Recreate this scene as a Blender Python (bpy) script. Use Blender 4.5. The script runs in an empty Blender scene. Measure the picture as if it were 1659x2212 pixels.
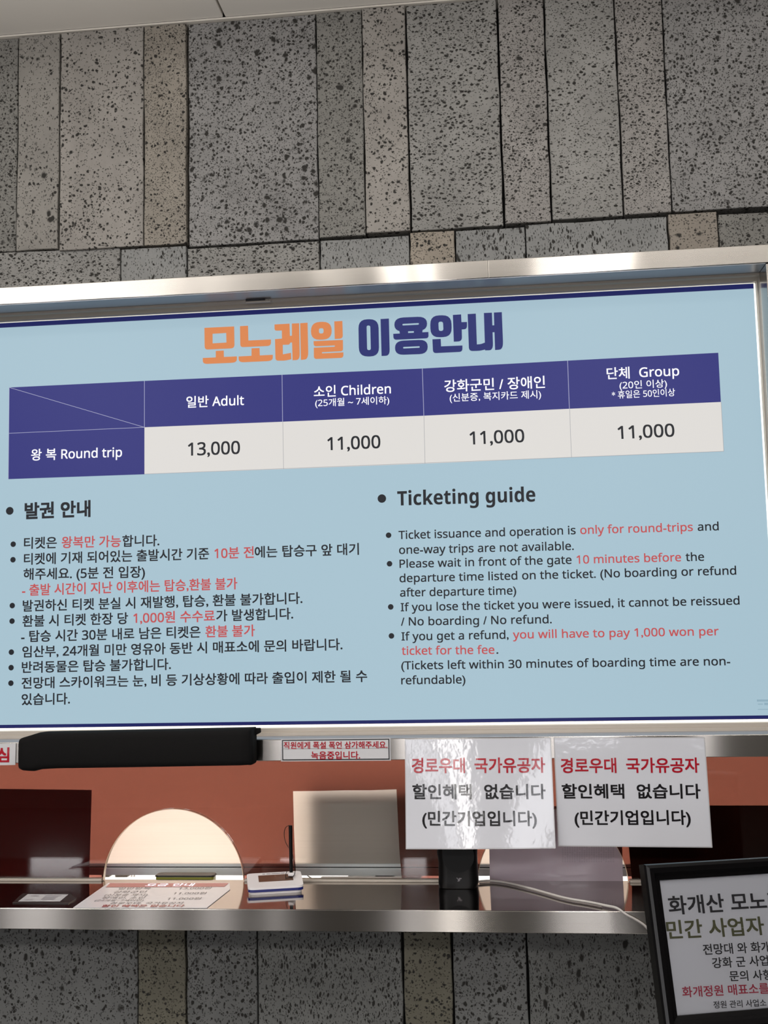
import bpy, bmesh, math, random
from mathutils import Vector, Matrix
random.seed(7)
SC = bpy.context.scene
COL = SC.collection

# ---------------------------------------------------------------- camera
W, H, F = 1659.0, 2212.0, 2400.0
CX, CY = W / 2, H / 2
CAM = Vector((0.0, -2.3, 1.6))
RGT = Vector((0.99376861, 0.10941254, -0.02128009))
DWN = Vector((-0.0324058, 0.10093622, -0.994365))
FWD = Vector((-0.10664807, 0.98885832, 0.10385285))
cd = bpy.data.cameras.new('camera')
cd.sensor_fit = 'VERTICAL'; cd.sensor_height = 24.0; cd.lens = F / H * 24.0
cd.clip_start = 0.01
cam = bpy.data.objects.new('camera', cd); COL.objects.link(cam)
cam.matrix_world = Matrix(((RGT.x, -DWN.x, -FWD.x, CAM.x), (RGT.y, -DWN.y, -FWD.y, CAM.y), (RGT.z, -DWN.z, -FWD.z, CAM.z), (0, 0, 0, 1)))
SC.camera = cam

def sr(r, g, b):
    f = lambda c: c / 12.92 if c <= 0.04045 else ((c + 0.055) / 1.055) ** 2.4
    return tuple(f(v / 255.0) for v in (r, g, b))

# ---------------------------------------------------------------- world, exposure
wd = bpy.data.worlds.new('world'); SC.world = wd; wd.use_nodes = True
wd.node_tree.nodes['Background'].inputs[0].default_value = (*sr(200, 196, 190), 1)
wd.node_tree.nodes['Background'].inputs[1].default_value = 0.30
SC.view_settings.view_transform = 'Standard'; SC.view_settings.look = 'None'
SC.view_settings.exposure = 0.0; SC.view_settings.gamma = 1.0
SC.view_settings.use_curve_mapping = False

# ---------------------------------------------------------------- lights (hall and booth lamps, added band lamps and uplight, all out of the frame)
def area(name, loc, rot, sx, sy, power, col):
    l = bpy.data.lights.new(name, 'AREA'); l.shape = 'RECTANGLE'; l.size = sx; l.size_y = sy
    l.energy = power; l.color = col
    o = bpy.data.objects.new(name, l); COL.objects.link(o); o.location = loc; o.rotation_euler = rot
    return o
for lx, lw, rad in ((-1.88, .22, 9), (-1.43, .14, 7), (-1.15, .09, 3), (-0.97, .05, 3), (-0.60, .05, 2.5), (-0.36, .08, 5), (-0.25, .05, 5), (0.20, .12, 2.5), (0.36, .20, 9)):
    area('added_band_lamp', (lx, -1.95, 2.90), (0, 0, 0), lw, 1.3, rad * math.pi * lw * 1.3, (1.0, 0.98, 0.95))  # added lamps, placed so the top rail reflects bright bands
area('hall_ceiling_lamp', (-0.45, -1.15, 2.90), (0, 0, 0), 3.4, 0.2, 20, (1.0, 0.98, 0.95))
area('hall_ceiling_lamp', (0.9, -4.2, 2.88), (0, 0, 0), 1.4, 0.6, 60, (1.0, 0.98, 0.95))
area('hall_ceiling_lamp', (-2.4, -4.2, 2.88), (0, 0, 0), 1.4, 0.6, 60, (1.0, 0.98, 0.95))
area('booth_ceiling_lamp', (-0.5, 0.95, 2.35), (0, 0, 0), 2.4, 0.7, 54, (1.0, 0.955, 0.945))
area('added_ceiling_uplight', (-0.5, -0.95, 2.35), (math.pi, 0, 0), 3.4, 0.12, 14, (1.0, 0.98, 0.95))  # added lamp facing up, there only to brighten the ceiling

# ---------------------------------------------------------------- pixel -> plane (only used to read positions off the photograph)
def ray(x, y): return RGT * ((x - CX) / F) + DWN * ((y - CY) / F) + FWD
def PY(Y): return lambda x, y: CAM + ray(x, y) * ((Y - CAM.y) / ray(x, y).y)
def PZ(Z): return lambda x, y: CAM + ray(x, y) * ((Z - CAM.z) / ray(x, y).z)
def PN(P0, n): return lambda x, y: CAM + ray(x, y) * ((P0 - CAM).dot(n) / ray(x, y).dot(n))

# ---------------------------------------------------------------- materials
def nt(name):
    m = bpy.data.materials.new(name); m.use_nodes = True
    t = m.node_tree; return m, t, t.nodes, t.links, t.nodes['Principled BSDF']
def mat(name, col, rough=0.5, metal=0.0, emis=None, es=0.0, spec=0.5, coat=0.0, bump=0.0, bscale=200.0):
    m, t, N, L, b = nt(name)
    b.inputs['Base Color'].default_value = (*col, 1); b.inputs['Roughness'].default_value = rough
    b.inputs['Metallic'].default_value = metal; b.inputs['Specular IOR Level'].default_value = spec
    b.inputs['Coat Weight'].default_value = coat
    if emis: b.inputs['Emission Color'].default_value = (*emis, 1); b.inputs['Emission Strength'].default_value = es
    # a little procedural unevenness everywhere
    tc = N.new('ShaderNodeTexCoord'); no = N.new('ShaderNodeTexNoise'); no.inputs['Scale'].default_value = bscale
    L.new(tc.outputs['Object'], no.inputs['Vector'])
    bp = N.new('ShaderNodeBump'); bp.inputs['Strength'].default_value = max(bump, 0.01); bp.inputs['Distance'].default_value = 0.0006
    L.new(no.outputs['Fac'], bp.inputs['Height']); L.new(bp.outputs['Normal'], b.inputs['Normal'])
    return m
def lit(name, c, k=0.80):      # print on a backlit film
    col = sr(*c)
    return mat(name, tuple(v * 0.10 for v in col), rough=0.35, emis=col, es=k, spec=0.18)

M = {}
LIT = 0.84
M['screen'] = lit('backlit_light_blue', (173, 201, 215), LIT)
M['navy'] = lit('backlit_navy_border', (28, 34, 96), LIT)
M['cell_navy'] = lit('backlit_navy_cell', (52, 54, 128), LIT)
M['cell_white'] = lit('backlit_white_cell', (230, 227, 223), LIT)
M['rule'] = lit('backlit_pale_rule', (170, 172, 205), LIT)
M['t_dark'] = lit('backlit_charcoal_print', (32, 34, 40), LIT)
M['t_red'] = lit('backlit_red_print', (200, 84, 86), LIT)
M['t_white'] = lit('backlit_white_print', (250, 250, 255), 1.0)
M['t_orange'] = lit('backlit_orange_print', (226, 138, 82), LIT)
M['t_blue'] = lit('backlit_title_blue_print', (38, 46, 114), LIT)
M['leak'] = mat('light_strip_glow', (0.8, 0.8, 0.78), emis=sr(255, 250, 236), es=0.95)
M['alu'] = mat('beige_anodised_profile', sr(178, 168, 156), rough=0.35, metal=0.25, bump=0.05)
M['paper'] = mat('laminated_white_paper', sr(212, 212, 218), rough=0.06, spec=0.5, bump=0.35, bscale=60)
M['paper_flat'] = mat('smooth_laminated_white', sr(205, 203, 204), rough=0.25, bump=0.03)
M['ink_red'] = mat('red_ink', sr(172, 22, 40), rough=0.10, bump=0.3, bscale=60)
M['ink_black'] = mat('black_ink', sr(30, 28, 30), rough=0.10, bump=0.3, bscale=60)
M['ink_grey'] = mat('grey_ink', sr(112, 108, 112), rough=0.4)
M['ink_olive'] = mat('olive_ink', sr(92, 92, 66), rough=0.3)
M['ink_pale'] = mat('faded_grey_ink', sr(150, 144, 150), rough=0.4)
M['laminate'] = mat('clear_laminate_margin', sr(190, 188, 190), rough=0.12, bump=0.1)
M['fabric'] = mat('black_padded_fabric', sr(24, 23, 23), rough=0.9, spec=0.1, bump=0.4, bscale=900)
M['black'] = mat('black_plastic', sr(10, 9, 10), rough=0.35, spec=0.25)
M['black_wood'] = mat('black_frame_lacquer', sr(14, 13, 14), rough=0.25, spec=0.3, bump=0.15, bscale=90)
M['white_plastic'] = mat('white_plastic', sr(225, 220, 220), rough=0.3)
M['blue_plastic'] = mat('dark_blue_plastic', sr(26, 32, 100), rough=0.3)
M['brown_glass'] = mat('brown_lcd', sr(92, 66, 52), rough=0.08)
M['bar'] = mat('grey_aluminium_bar', sr(235, 236, 236), rough=0.5)
M['bar_dark'] = mat('dark_groove', sr(40, 38, 40), rough=0.6)
M['booth'] = mat('cream_booth_paint', sr(236, 233, 228), rough=0.8, bump=0.05)
M['dark_wall'] = mat('dull_hall_paint', sr(84, 80, 75), rough=0.8)
M['floor'] = mat('grey_terrazzo', sr(62, 60, 57), rough=0.2, spec=0.7, bscale=3)
M['backing'] = mat('dark_wall_core', sr(46, 44, 42), rough=0.9)
M['cable'] = mat('white_cable_sheath', sr(196, 190, 184), rough=0.35)
M['sheet_back'] = mat('reverse_of_paper', sr(150, 128, 150), rough=0.8)
M['red_head'] = mat('dusty_red_print', sr(158, 28, 44), rough=0.2)
M['yellow'] = mat('yellow_green_plastic', sr(150, 150, 60), rough=0.4)

ROT = 0.25
def brushed(name, col, rough, bump_strength, aniso=0.8, zs=900.0):
    m, t, N, L, b = nt(name)
    b.inputs['Metallic'].default_value = 1.0; b.inputs['Roughness'].default_value = rough
    b.inputs['Anisotropic'].default_value = aniso
    tg = N.new('ShaderNodeTangent'); tg.direction_type = 'RADIAL'; tg.axis = 'Z'
    b.inputs['Anisotropic Rotation'].default_value = ROT
    # tangent along X for all faces: a constant vector
    cv = N.new('ShaderNodeCombineXYZ'); cv.inputs[0].default_value = 1.0
    L.new(cv.outputs[0], b.inputs['Tangent'])
    tc = N.new('ShaderNodeTexCoord'); mp = N.new('ShaderNodeMapping'); mp.inputs['Scale'].default_value = (6, zs, zs)
    no = N.new('ShaderNodeTexNoise'); no.inputs['Scale'].default_value = 1.0; no.inputs['Detail'].default_value = 4
    L.new(tc.outputs['Object'], mp.inputs['Vector']); L.new(mp.outputs[0], no.inputs['Vector'])
    rp = N.new('ShaderNodeValToRGB'); rp.color_ramp.elements[0].position = 0.3; rp.color_ramp.elements[1].position = 0.75
    rp.color_ramp.elements[0].color = (*[c * 0.9 for c in col], 1); rp.color_ramp.elements[1].color = (*col, 1)
    L.new(no.outputs['Fac'], rp.inputs[0]); L.new(rp.outputs[0], b.inputs['Base Color'])
    bp = N.new('ShaderNodeBump'); bp.inputs['Strength'].default_value = bump_strength; bp.inputs['Distance'].default_value = 0.0002
    L.new(no.outputs['Fac'], bp.inputs['Height']); L.new(bp.outputs['Normal'], b.inputs['Normal'])
    return m
M['steel'] = brushed('brushed_stainless', sr(178, 172, 165), 0.15, 0.003, 1.0)
M['steel_top'] = brushed('polished_stainless_top', sr(178, 172, 168), 0.07, 0.02, 0.3)
M['steel_reveal'] = brushed('mirror_stainless_reveal', sr(175, 175, 180), 0.38, 0.03, 0.8)

def see_through(name, tint, rough=0.0, diffuse=None, dfac=0.0, refl=1.0):
    m, t, N, L, b = nt(name); N.remove(b)
    out = N['Material Output']
    tr = N.new('ShaderNodeBsdfTransparent'); tr.inputs[0].default_value = (*tint, 1)
    gl = N.new('ShaderNodeBsdfGlossy'); gl.inputs['Roughness'].default_value = rough; gl.inputs[0].default_value = (refl, refl, refl, 1)
    fr = N.new('ShaderNodeFresnel'); fr.inputs[0].default_value = 1.45
    no = N.new('ShaderNodeTexNoise'); no.inputs['Scale'].default_value = 1.5
    bp = N.new('ShaderNodeBump'); bp.inputs['Strength'].default_value = 0.02; bp.inputs['Distance'].default_value = 0.01
    tc = N.new('ShaderNodeTexCoord'); L.new(tc.outputs['Object'], no.inputs['Vector'])
    L.new(no.outputs['Fac'], bp.inputs['Height']); L.new(bp.outputs[0], gl.inputs['Normal'])
    base = tr
    if diffuse:
        df = N.new('ShaderNodeBsdfDiffuse'); df.inputs[0].default_value = (*diffuse, 1)
        mx = N.new('ShaderNodeMixShader'); mx.inputs[0].default_value = dfac
        L.new(tr.outputs[0], mx.inputs[1]); L.new(df.outputs[0], mx.inputs[2]); base = mx
    m2 = N.new('ShaderNodeMixShader'); L.new(fr.outputs[0], m2.inputs[0])
    L.new(base.outputs[0], m2.inputs[1]); L.new(gl.outputs[0], m2.inputs[2]); L.new(m2.outputs[0], out.inputs[0])
    return m
M['glass'] = see_through('clear_glass', (0.97, 0.975, 0.97))
M['film'] = see_through('copper_tint_film', (.60, .372, .33), diffuse=sr(120, 60, 44), dfac=0.05, refl=0.3)
M['clear_cover'] = see_through('clear_picture_cover', (0.98, 0.98, 0.98))

def blind_mat():
    m, t, N, L, b = nt('cream_blind_fabric'); N.remove(b)
    out = N['Material Output']
    tc = N.new('ShaderNodeTexCoord'); mp = N.new('ShaderNodeMapping'); mp.inputs['Scale'].default_value = (3, 3, 600)
    no = N.new('ShaderNodeTexNoise'); no.inputs['Scale'].default_value = 1; no.inputs['Detail'].default_value = 3
    L.new(tc.outputs['Object'], mp.inputs[0]); L.new(mp.outputs[0], no.inputs[0])
    rp = N.new('ShaderNodeValToRGB'); rp.color_ramp.elements[0].color = (*sr(238, 229, 220), 1); rp.color_ramp.elements[1].color = (*sr(246, 238, 230), 1)
    L.new(no.outputs['Fac'], rp.inputs[0])
    d = N.new('ShaderNodeBsdfDiffuse'); tl = N.new('ShaderNodeBsdfTranslucent'); mx = N.new('ShaderNodeMixShader'); mx.inputs[0].default_value = 0.7
    L.new(rp.outputs[0], d.inputs[0]); L.new(rp.outputs[0], tl.inputs[0]); L.new(d.outputs[0], mx.inputs[1]); L.new(tl.outputs[0], mx.inputs[2]); L.new(mx.outputs[0], out.inputs[0])
    return m
M['blind'] = blind_mat()

def translucent_paper(name, c, f):
    m, t, N, L, b = nt(name); N.remove(b)
    out = N['Material Output']
    d = N.new('ShaderNodeBsdfDiffuse'); tl = N.new('ShaderNodeBsdfTranslucent'); mx = N.new('ShaderNodeMixShader'); mx.inputs[0].default_value = f
    d.inputs[0].default_value = (*c, 1); tl.inputs[0].default_value = (*c, 1)
    gl = N.new('ShaderNodeBsdfGlossy'); gl.inputs['Roughness'].default_value = 0.15
    m2 = N.new('ShaderNodeMixShader'); m2.inputs[0].default_value = 0.05
    no = N.new('ShaderNodeTexNoise'); no.inputs['Scale'].default_value = 7; bp = N.new('ShaderNodeBump'); bp.inputs['Strength'].default_value = 0.3; bp.inputs['Distance'].default_value = 0.002
    L.new(no.outputs['Fac'], bp.inputs['Height']); L.new(bp.outputs[0], gl.inputs['Normal'])
    L.new(d.outputs[0], mx.inputs[1]); L.new(tl.outputs[0], mx.inputs[2]); L.new(mx.outputs[0], m2.inputs[1]); L.new(gl.outputs[0], m2.inputs[2]); L.new(m2.outputs[0], out.inputs[0])
    return m
M['thin_paper'] = translucent_paper('lilac_thin_paper', sr(200, 188, 198), 0.35)

def stone(name, base, dark, big=0.3, mid=0.5, small=0.5, stretch=(1, 1, 1), rot=0.0, relief=1.0, msize=1.0):
    """basalt: grey ground with open pores of three sizes, pits carried by bump and the cavity shade painted dark inside them"""
    m, t, N, L, b = nt(name)
    tc = N.new('ShaderNodeTexCoord'); oi = N.new('ShaderNodeObjectInfo')
    off = N.new('ShaderNodeVectorMath'); off.operation = 'SCALE'; off.inputs['Scale'].default_value = 37.0
    cb = N.new('ShaderNodeCombineXYZ'); L.new(oi.outputs['Random'], cb.inputs[0]); L.new(oi.outputs['Random'], cb.inputs[1]); L.new(oi.outputs['Random'], cb.inputs[2])
    L.new(cb.outputs[0], off.inputs[0])
    ad = N.new('ShaderNodeVectorMath'); ad.operation = 'ADD'; L.new(tc.outputs['Object'], ad.inputs[0]); L.new(off.outputs[0], ad.inputs[1])
    mp = N.new('ShaderNodeMapping'); mp.inputs['Rotation'].default_value = (0, rot, 0); mp.inputs['Scale'].default_value = stretch
    L.new(ad.outputs[0], mp.inputs[0])
    # warp
    wn = N.new('ShaderNodeTexNoise'); wn.inputs['Scale'].default_value = 70; wn.inputs['Detail'].default_value = 2
    L.new(mp.outputs[0], wn.inputs['Vector'])
    ws = N.new('ShaderNodeVectorMath'); ws.operation = 'SUBTRACT'; ws.inputs[1].default_value = (0.5, 0.5, 0.5); L.new(wn.outputs['Color'], ws.inputs[0])
    wm = N.new('ShaderNodeVectorMath'); wm.operation = 'SCALE'; wm.inputs['Scale'].default_value = 0.012; L.new(ws.outputs[0], wm.inputs[0])
    wa = N.new('ShaderNodeVectorMath'); wa.operation = 'ADD'; L.new(mp.outputs[0], wa.inputs[0]); L.new(wm.outputs[0], wa.inputs[1])
    # patches of denser pores
    dn = N.new('ShaderNodeTexNoise'); dn.inputs['Scale'].default_value = 6.0; dn.inputs['Detail'].default_value = 2; L.new(ad.outputs[0], dn.inputs['Vector'])
    def pores(scale, rad, dens, jit):
        v = N.new('ShaderNodeTexVoronoi'); v.inputs['Scale'].default_value = scale; v.inputs['Randomness'].default_value = 1.0
        L.new(wa.outputs[0], v.inputs['Vector'])
        sp = N.new('ShaderNodeSeparateColor'); L.new(v.outputs['Color'], sp.inputs[0])
        # radius = rad * rnd, zero if rnd2 > density(+patch)
        r1 = N.new('ShaderNodeMapRange'); r1.inputs['To Min'].default_value = rad * 0.45; r1.inputs['To Max'].default_value = rad; L.new(sp.outputs['Red'], r1.inputs[0])
        pd = N.new('ShaderNodeMath'); pd.operation = 'MULTIPLY_ADD'; pd.inputs[1].default_value = jit; pd.inputs[2].default_value = dens - jit * 0.5; L.new(dn.outputs['Fac'], pd.inputs[0])
        lt = N.new('ShaderNodeMath'); lt.operation = 'LESS_THAN'; L.new(sp.outputs['Green'], lt.inputs[0]); L.new(pd.outputs[0], lt.inputs[1])
        rr = N.new('ShaderNodeMath'); rr.operation = 'MULTIPLY'; L.new(r1.outputs[0], rr.inputs[0]); L.new(lt.outputs[0], rr.inputs[1])
        sb = N.new('ShaderNodeMath'); sb.operation = 'SUBTRACT'; L.new(rr.outputs[0], sb.inputs[0]); L.new(v.outputs['Distance'], sb.inputs[1])
        mr = N.new('ShaderNodeMapRange'); mr.inputs['From Min'].default_value = -0.03; mr.inputs['From Max'].default_value = 0.10; L.new(sb.outputs[0], mr.inputs[0])
        return mr.outputs[0]
    a = pores(42 / msize, 0.36, big, 0.8); c = pores(105 / msize, 0.44, mid, 0.9); d = pores(230 / msize, 0.42, small, 1.0)
    mx1 = N.new('ShaderNodeMath'); mx1.operation = 'MAXIMUM'; L.new(a, mx1.inputs[0]); L.new(c, mx1.inputs[1])
    sd = N.new('ShaderNodeMath'); sd.operation = 'MULTIPLY'; sd.inputs[1].default_value = 0.75; L.new(d, sd.inputs[0])
    mx2 = N.new('ShaderNodeMath'); mx2.operation = 'MAXIMUM'; L.new(mx1.outputs[0], mx2.inputs[0]); L.new(sd.outputs[0], mx2.inputs[1])
    cn = N.new('ShaderNodeTexNoise'); cn.inputs['Scale'].default_value = 9; cn.inputs['Detail'].default_value = 8; cn.inputs['Roughness'].default_value = 0.65; L.new(ad.outputs[0], cn.inputs['Vector'])
    cr = N.new('ShaderNodeValToRGB'); cr.color_ramp.elements[0].position = 0.25; cr.color_ramp.elements[1].position = 0.75
    cr.color_ramp.elements[0].color = (*[v * 0.78 for v in base], 1); cr.color_ramp.elements[1].color = (*[v * 1.16 for v in base], 1)
    L.new(cn.outputs['Fac'], cr.inputs[0])
    mc = N.new('ShaderNodeMix'); mc.data_type = 'RGBA'; L.new(mx2.outputs[0], mc.inputs[0]); L.new(cr.outputs[0], mc.inputs[6]); mc.inputs[7].default_value = (*dark, 1)
    L.new(mc.outputs[2], b.inputs['Base Color'])
    gn = N.new('ShaderNodeTexNoise'); gn.inputs['Scale'].default_value = 420; gn.inputs['Detail'].default_value = 3; L.new(ad.outputs[0], gn.inputs['Vector'])
    hh = N.new('ShaderNodeMath'); hh.operation = 'MULTIPLY_ADD'; hh.inputs[1].default_value = -1.0; L.new(mx2.outputs[0], hh.inputs[0])
    gs = N.new('ShaderNodeMath'); gs.operation = 'MULTIPLY'; gs.inputs[1].default_value = 0.16; L.new(gn.outputs['Fac'], gs.inputs[0]); L.new(gs.outputs[0], hh.inputs[2])
    bp = N.new('ShaderNodeBump'); bp.inputs['Strength'].default_value = 0.8 * relief; bp.inputs['Distance'].default_value = 0.0022
    L.new(hh.outputs[0], bp.inputs['Height']); L.new(bp.outputs[0], b.inputs['Normal'])
    b.inputs['Roughness'].default_value = 0.85; b.inputs['Specular IOR Level'].default_value = 0.25
    return m
DK = sr(48, 46, 43)  # pore fill: cavity shade painted in, on top of the bump
ST = {
 'light': stone('basalt_pale_sparse', sr(148, 143, 137), DK, 0.14, 0.48, 0.6, msize=0.9),
 'lightb': stone('basalt_pale_even', sr(140, 136, 130), DK, 0.08, 0.42, 0.6, (1, 1, 0.8), 0.5, msize=0.9),
 'fine': stone('basalt_fine_warm', sr(144, 137, 127), DK, 0.04, 0.36, 1.2, msize=0.8),
 'dense': stone('basalt_dense_pores', sr(137, 135, 133), DK, 0.42, 0.95, 1.1, msize=0.88),
 'medium': stone('basalt_medium', sr(142, 140, 136), DK, 0.08, 0.7, 0.8, (1, 1, 1.4), 0.6),
 'mediumf': stone('basalt_medium_fine', sr(144, 140, 136), DK, 0.06, 0.8, 1.0, (1, 1, 1.3), -0.5, msize=0.8),
 'dark': stone('basalt_dark_fine', sr(126, 124, 119), DK, 0.12, 0.8, 1.1, msize=0.85),
 'worm': stone('basalt_streaked', sr(136, 136, 134), DK, 0.08, 0.5, 0.6, (1.7, 1, 0.75), 0.5),
 'tan': stone('basalt_tan', sr(148, 139, 127), DK, 0.08, 0.6, 0.7, msize=0.85),
 'pit': stone('basalt_pitted_tan', sr(143, 135, 125), DK, 0.30, 0.35, 0.9),
 'low': stone('basalt_lower_grey', sr(118, 118, 116), DK, 0.14, 0.62, 0.8, (1, 1, 0.8), 0.3, msize=0.85),
 'lowf': stone('basalt_lower_olive', sr(115, 111, 98), DK, 0.12, 0.7, 0.7, msize=0.85),
 'lows': stone('basalt_lower_streaked', sr(118, 118, 115), DK, 0.10, 0.65, 0.8, (1.5, 1, 0.75), 0.15, msize=0.85),
}

# ---------------------------------------------------------------- object helpers
def link(o, parent=None, kind=None):
    COL.objects.link(o)
    if parent is not None:
        o.parent = parent; o.location = -Vector(parent.get('wl', (0, 0, 0)))
    if kind: o['kind'] = kind
    return o
def mk(name, verts, faces, m, parent=None, kind=None, smooth=False, bevel=0.0, seg=2):
    me = bpy.data.meshes.new(name); me.from_pydata([tuple(v) for v in verts], [], faces); me.update()
    bm = bmesh.new(); bm.from_mesh(me); bmesh.ops.recalc_face_normals(bm, faces=bm.faces)
    if bevel: bmesh.ops.bevel(bm, geom=list(bm.edges), offset=bevel, segments=seg, affect='EDGES', profile=0.6)
    bm.to_mesh(me); bm.free()
    if isinstance(m, (list, tuple)):
        for q in m: me.materials.append(q)
    else: me.materials.append(m)
    if smooth:
        for p in me.polygons: p.use_smooth = True
    return link(bpy.data.objects.new(name, me), parent, kind)
def flat(name, verts, faces, m, parent=None):      # thin print on a surface; faces keep their order
    me = bpy.data.meshes.new(name); me.from_pydata([tuple(v) for v in verts], [], faces); me.materials.append(m)
    return link(bpy.data.objects.new(name, me), parent)
BF = [(0, 1, 2, 3), (4, 7, 6, 5), (0, 4, 5, 1), (1, 5, 6, 2), (2, 6, 7, 3), (3, 7, 4, 0)]
def box(name, x0, x1, y0, y1, z0, z1, m, parent=None, kind=None, bevel=0.0, seg=2):
    v = [(x0, y0, z0), (x1, y0, z0), (x1, y1, z0), (x0, y1, z0), (x0, y0, z1), (x1, y0, z1), (x1, y1, z1), (x0, y1, z1)]
    return mk(name, v, BF, m, parent, kind, bevel=bevel, seg=seg)
def empty(name, loc, label=None, cat=None, group=None, kind=None):
    o = bpy.data.objects.new(name, None); COL.objects.link(o); o.location = loc; o['wl'] = tuple(loc)
    o.empty_display_size = 0.05
    if label: o['label'] = label
    if cat: o['category'] = cat
    if group: o['group'] = group
    if kind: o['kind'] = kind
    return o
def tag(o, label, cat, group=None):
    o['label'] = label; o['category'] = cat
    if group: o['group'] = group
    return o
def thick(name, quad, th, nrm, m, parent=None, bevel=0.0):      # slab: front corners + thickness behind
    q = [Vector(p) for p in quad]; n = Vector(nrm).normalized()
    k = len(q)
    v = q + [p - n * th for p in q]
    f = [tuple(range(k)), tuple(range(2 * k - 1, k - 1, -1))] + [(i, (i + 1) % k, k + (i + 1) % k, k + i) for i in range(k)]
    return mk(name, v, f, m, parent, bevel=bevel)
def tube(name, pts, r, m, parent=None, res=8, sub=6):
    cu = bpy.data.curves.new(name, 'CURVE'); cu.dimensions = '3D'; cu.bevel_depth = r; cu.bevel_resolution = 3; cu.resolution_u = sub; cu.use_fill_caps = True
    s = cu.splines.new('NURBS'); s.points.add(len(pts) - 1); s.order_u = 3; s.use_endpoint_u = True
    for p, q in zip(s.points, pts): p.co = (*q, 1)
    o = bpy.data.objects.new(name, cu); COL.objects.link(o)
    bpy.context.view_layer.update()
    me = bpy.data.meshes.new_from_object(o.evaluated_get(bpy.context.evaluated_depsgraph_get()))
    bpy.data.objects.remove(o); bpy.data.curves.remove(cu)
    me.name = name; me.materials.clear(); me.materials.append(m)
    for p in me.polygons: p.use_smooth = True
    return link(bpy.data.objects.new(name, me), parent)

# ---------------------------------------------------------------- lettering
def sans(s, bold=False):
    o = ''
    for ch in s:
        if 'A' <= ch <= 'Z': o += chr((0x1D5D4 if bold else 0x1D5A0) + ord(ch) - 65)
        elif 'a' <= ch <= 'z': o += chr((0x1D5EE if bold else 0x1D5BA) + ord(ch) - 97)
        elif '0' <= ch <= '9': o += chr((0x1D7EC if bold else 0x1D7E2) + ord(ch) - 48)
        else: o += ch
    return o
GM = {}; QUEUE = []
def load_glyphs(strings):      # all waiting lines are set in ONE text object, three ems apart, and cut apart again
    todo = [t for t in dict.fromkeys(strings) if t not in GM]
    if not todo: return
    cu = bpy.data.curves.new('lettering', 'FONT'); cu.body = '\n'.join(todo); cu.size = 1.0; cu.space_line = 3.0; cu.resolution_u = 3
    o = bpy.data.objects.new('lettering', cu); COL.objects.link(o)
    bpy.context.view_layer.update()
    me = bpy.data.meshes.new_from_object(o.evaluated_get(bpy.context.evaluated_depsgraph_get()))
    bpy.data.objects.remove(o); bpy.data.curves.remove(cu)
    co = [tuple(v.co) for v in me.vertices]; acc = [({}, [], []) for _ in todo]
    for p in me.polygons:
        k = int(round(-(sum(co[i][1] for i in p.vertices) / len(p.vertices) - 0.35) / 3.0))
        mp, vs, fs = acc[min(max(k, 0), len(todo) - 1)]; f = []
        for i in p.vertices:
            if i not in mp: mp[i] = len(vs); vs.append((co[i][0], co[i][1] + 3.0 * k, 0))
            f.append(mp[i])
        fs.append(tuple(f))
    for t, a in zip(todo, acc): GM[t] = (a[1], a[2])
    bpy.data.meshes.remove(me)
def embolden(g, off):      # heavier weight: the same glyphs printed again a hair to each side
    vs, fs = g; V = []; Fc = []
    sh = [(0, 0)] if off < .002 else [(off, off), (-off, off), (off, -off), (-off, -off)]
    for dx, dy in sh:
        b = len(V); V += [(x + dx, y + dy, 0.003 * sh.index((dx, dy))) for x, y, z in vs]; Fc += [tuple(i + b for i in f) for f in fs]
    me = bpy.data.meshes.new('lettering'); me.from_pydata(V, [], Fc); return me
HB = -0.075   # bottom of a full Hangul block under the baseline, in em
def set_text(s, p0, p1, em, P, m, parent, off=0.0, mode='h', bold=False, prefix=None, name='lettering', space=1.0):
    me = embolden(GM[sans(s, bold)], off)
    xs = [v.co.x for v in me.vertices]; xa, xb = min(xs), max(xs)
    if prefix:
        xb = max(v[0] for v in GM[sans(prefix, bold)][0])
    A, B = P(*p0), P(*p1)
    ux = (B - A).normalized()
    mid = ((p0[0] + p1[0]) / 2, (p0[1] + p1[1]) / 2)
    up = P(mid[0], mid[1] - em) - P(*mid)
    up = up - ux * up.dot(ux); sy = up.length; up.normalize()
    sx = (B - A).length / (xb - xa)
    yb = HB if mode == 'h' else 0.0
    n = ux.cross(up)
    if n.dot(CAM - A) < 0: n = -n
    base = Vector(parent.get('wl', (0, 0, 0)))
    for v in me.vertices:
        v.co = A + ux * ((v.co.x - xa) * sx) + up * ((v.co.y - yb) * sy) + n * (v.co.z * 0.012)
    me.name = name; me.materials.clear(); me.materials.append(m)
    o = bpy.data.objects.new(name, me); return link(o, parent)
def text(*a, **k): QUEUE.append((a, k))
def flush():
    want = []
    for a, k in QUEUE:
        want.append(sans(a[0], k.get('bold', False)))
        if k.get('prefix'): want.append(sans(k['prefix'], k.get('bold', False)))
    load_glyphs(want)
    for a, k in QUEUE: set_text(*a, **k)
    QUEUE.clear()
def rounded(pts, seg=5):
    out = []; n = len(pts)
    for i, p in enumerate(pts):
        c = Vector(p[:2]); r = p[2] if len(p) > 2 else 0
        if not r: out.append(c); continue
        a = Vector(pts[i - 1][:2]) - c; b = Vector(pts[(i + 1) % n][:2]) - c
        ra = min(r, a.length * 0.5); rb = min(r, b.length * 0.5)
        A = c + a.normalized() * ra; B = c + b.normalized() * rb
        for k in range(seg + 1):
            t = k / seg; out.append(A * (1 - t) ** 2 * 0.999 + c * 2 * t * (1 - t) * 1.0 + B * t ** 2 + A * (1 - t) ** 2 * 0.001)
    return out
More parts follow.
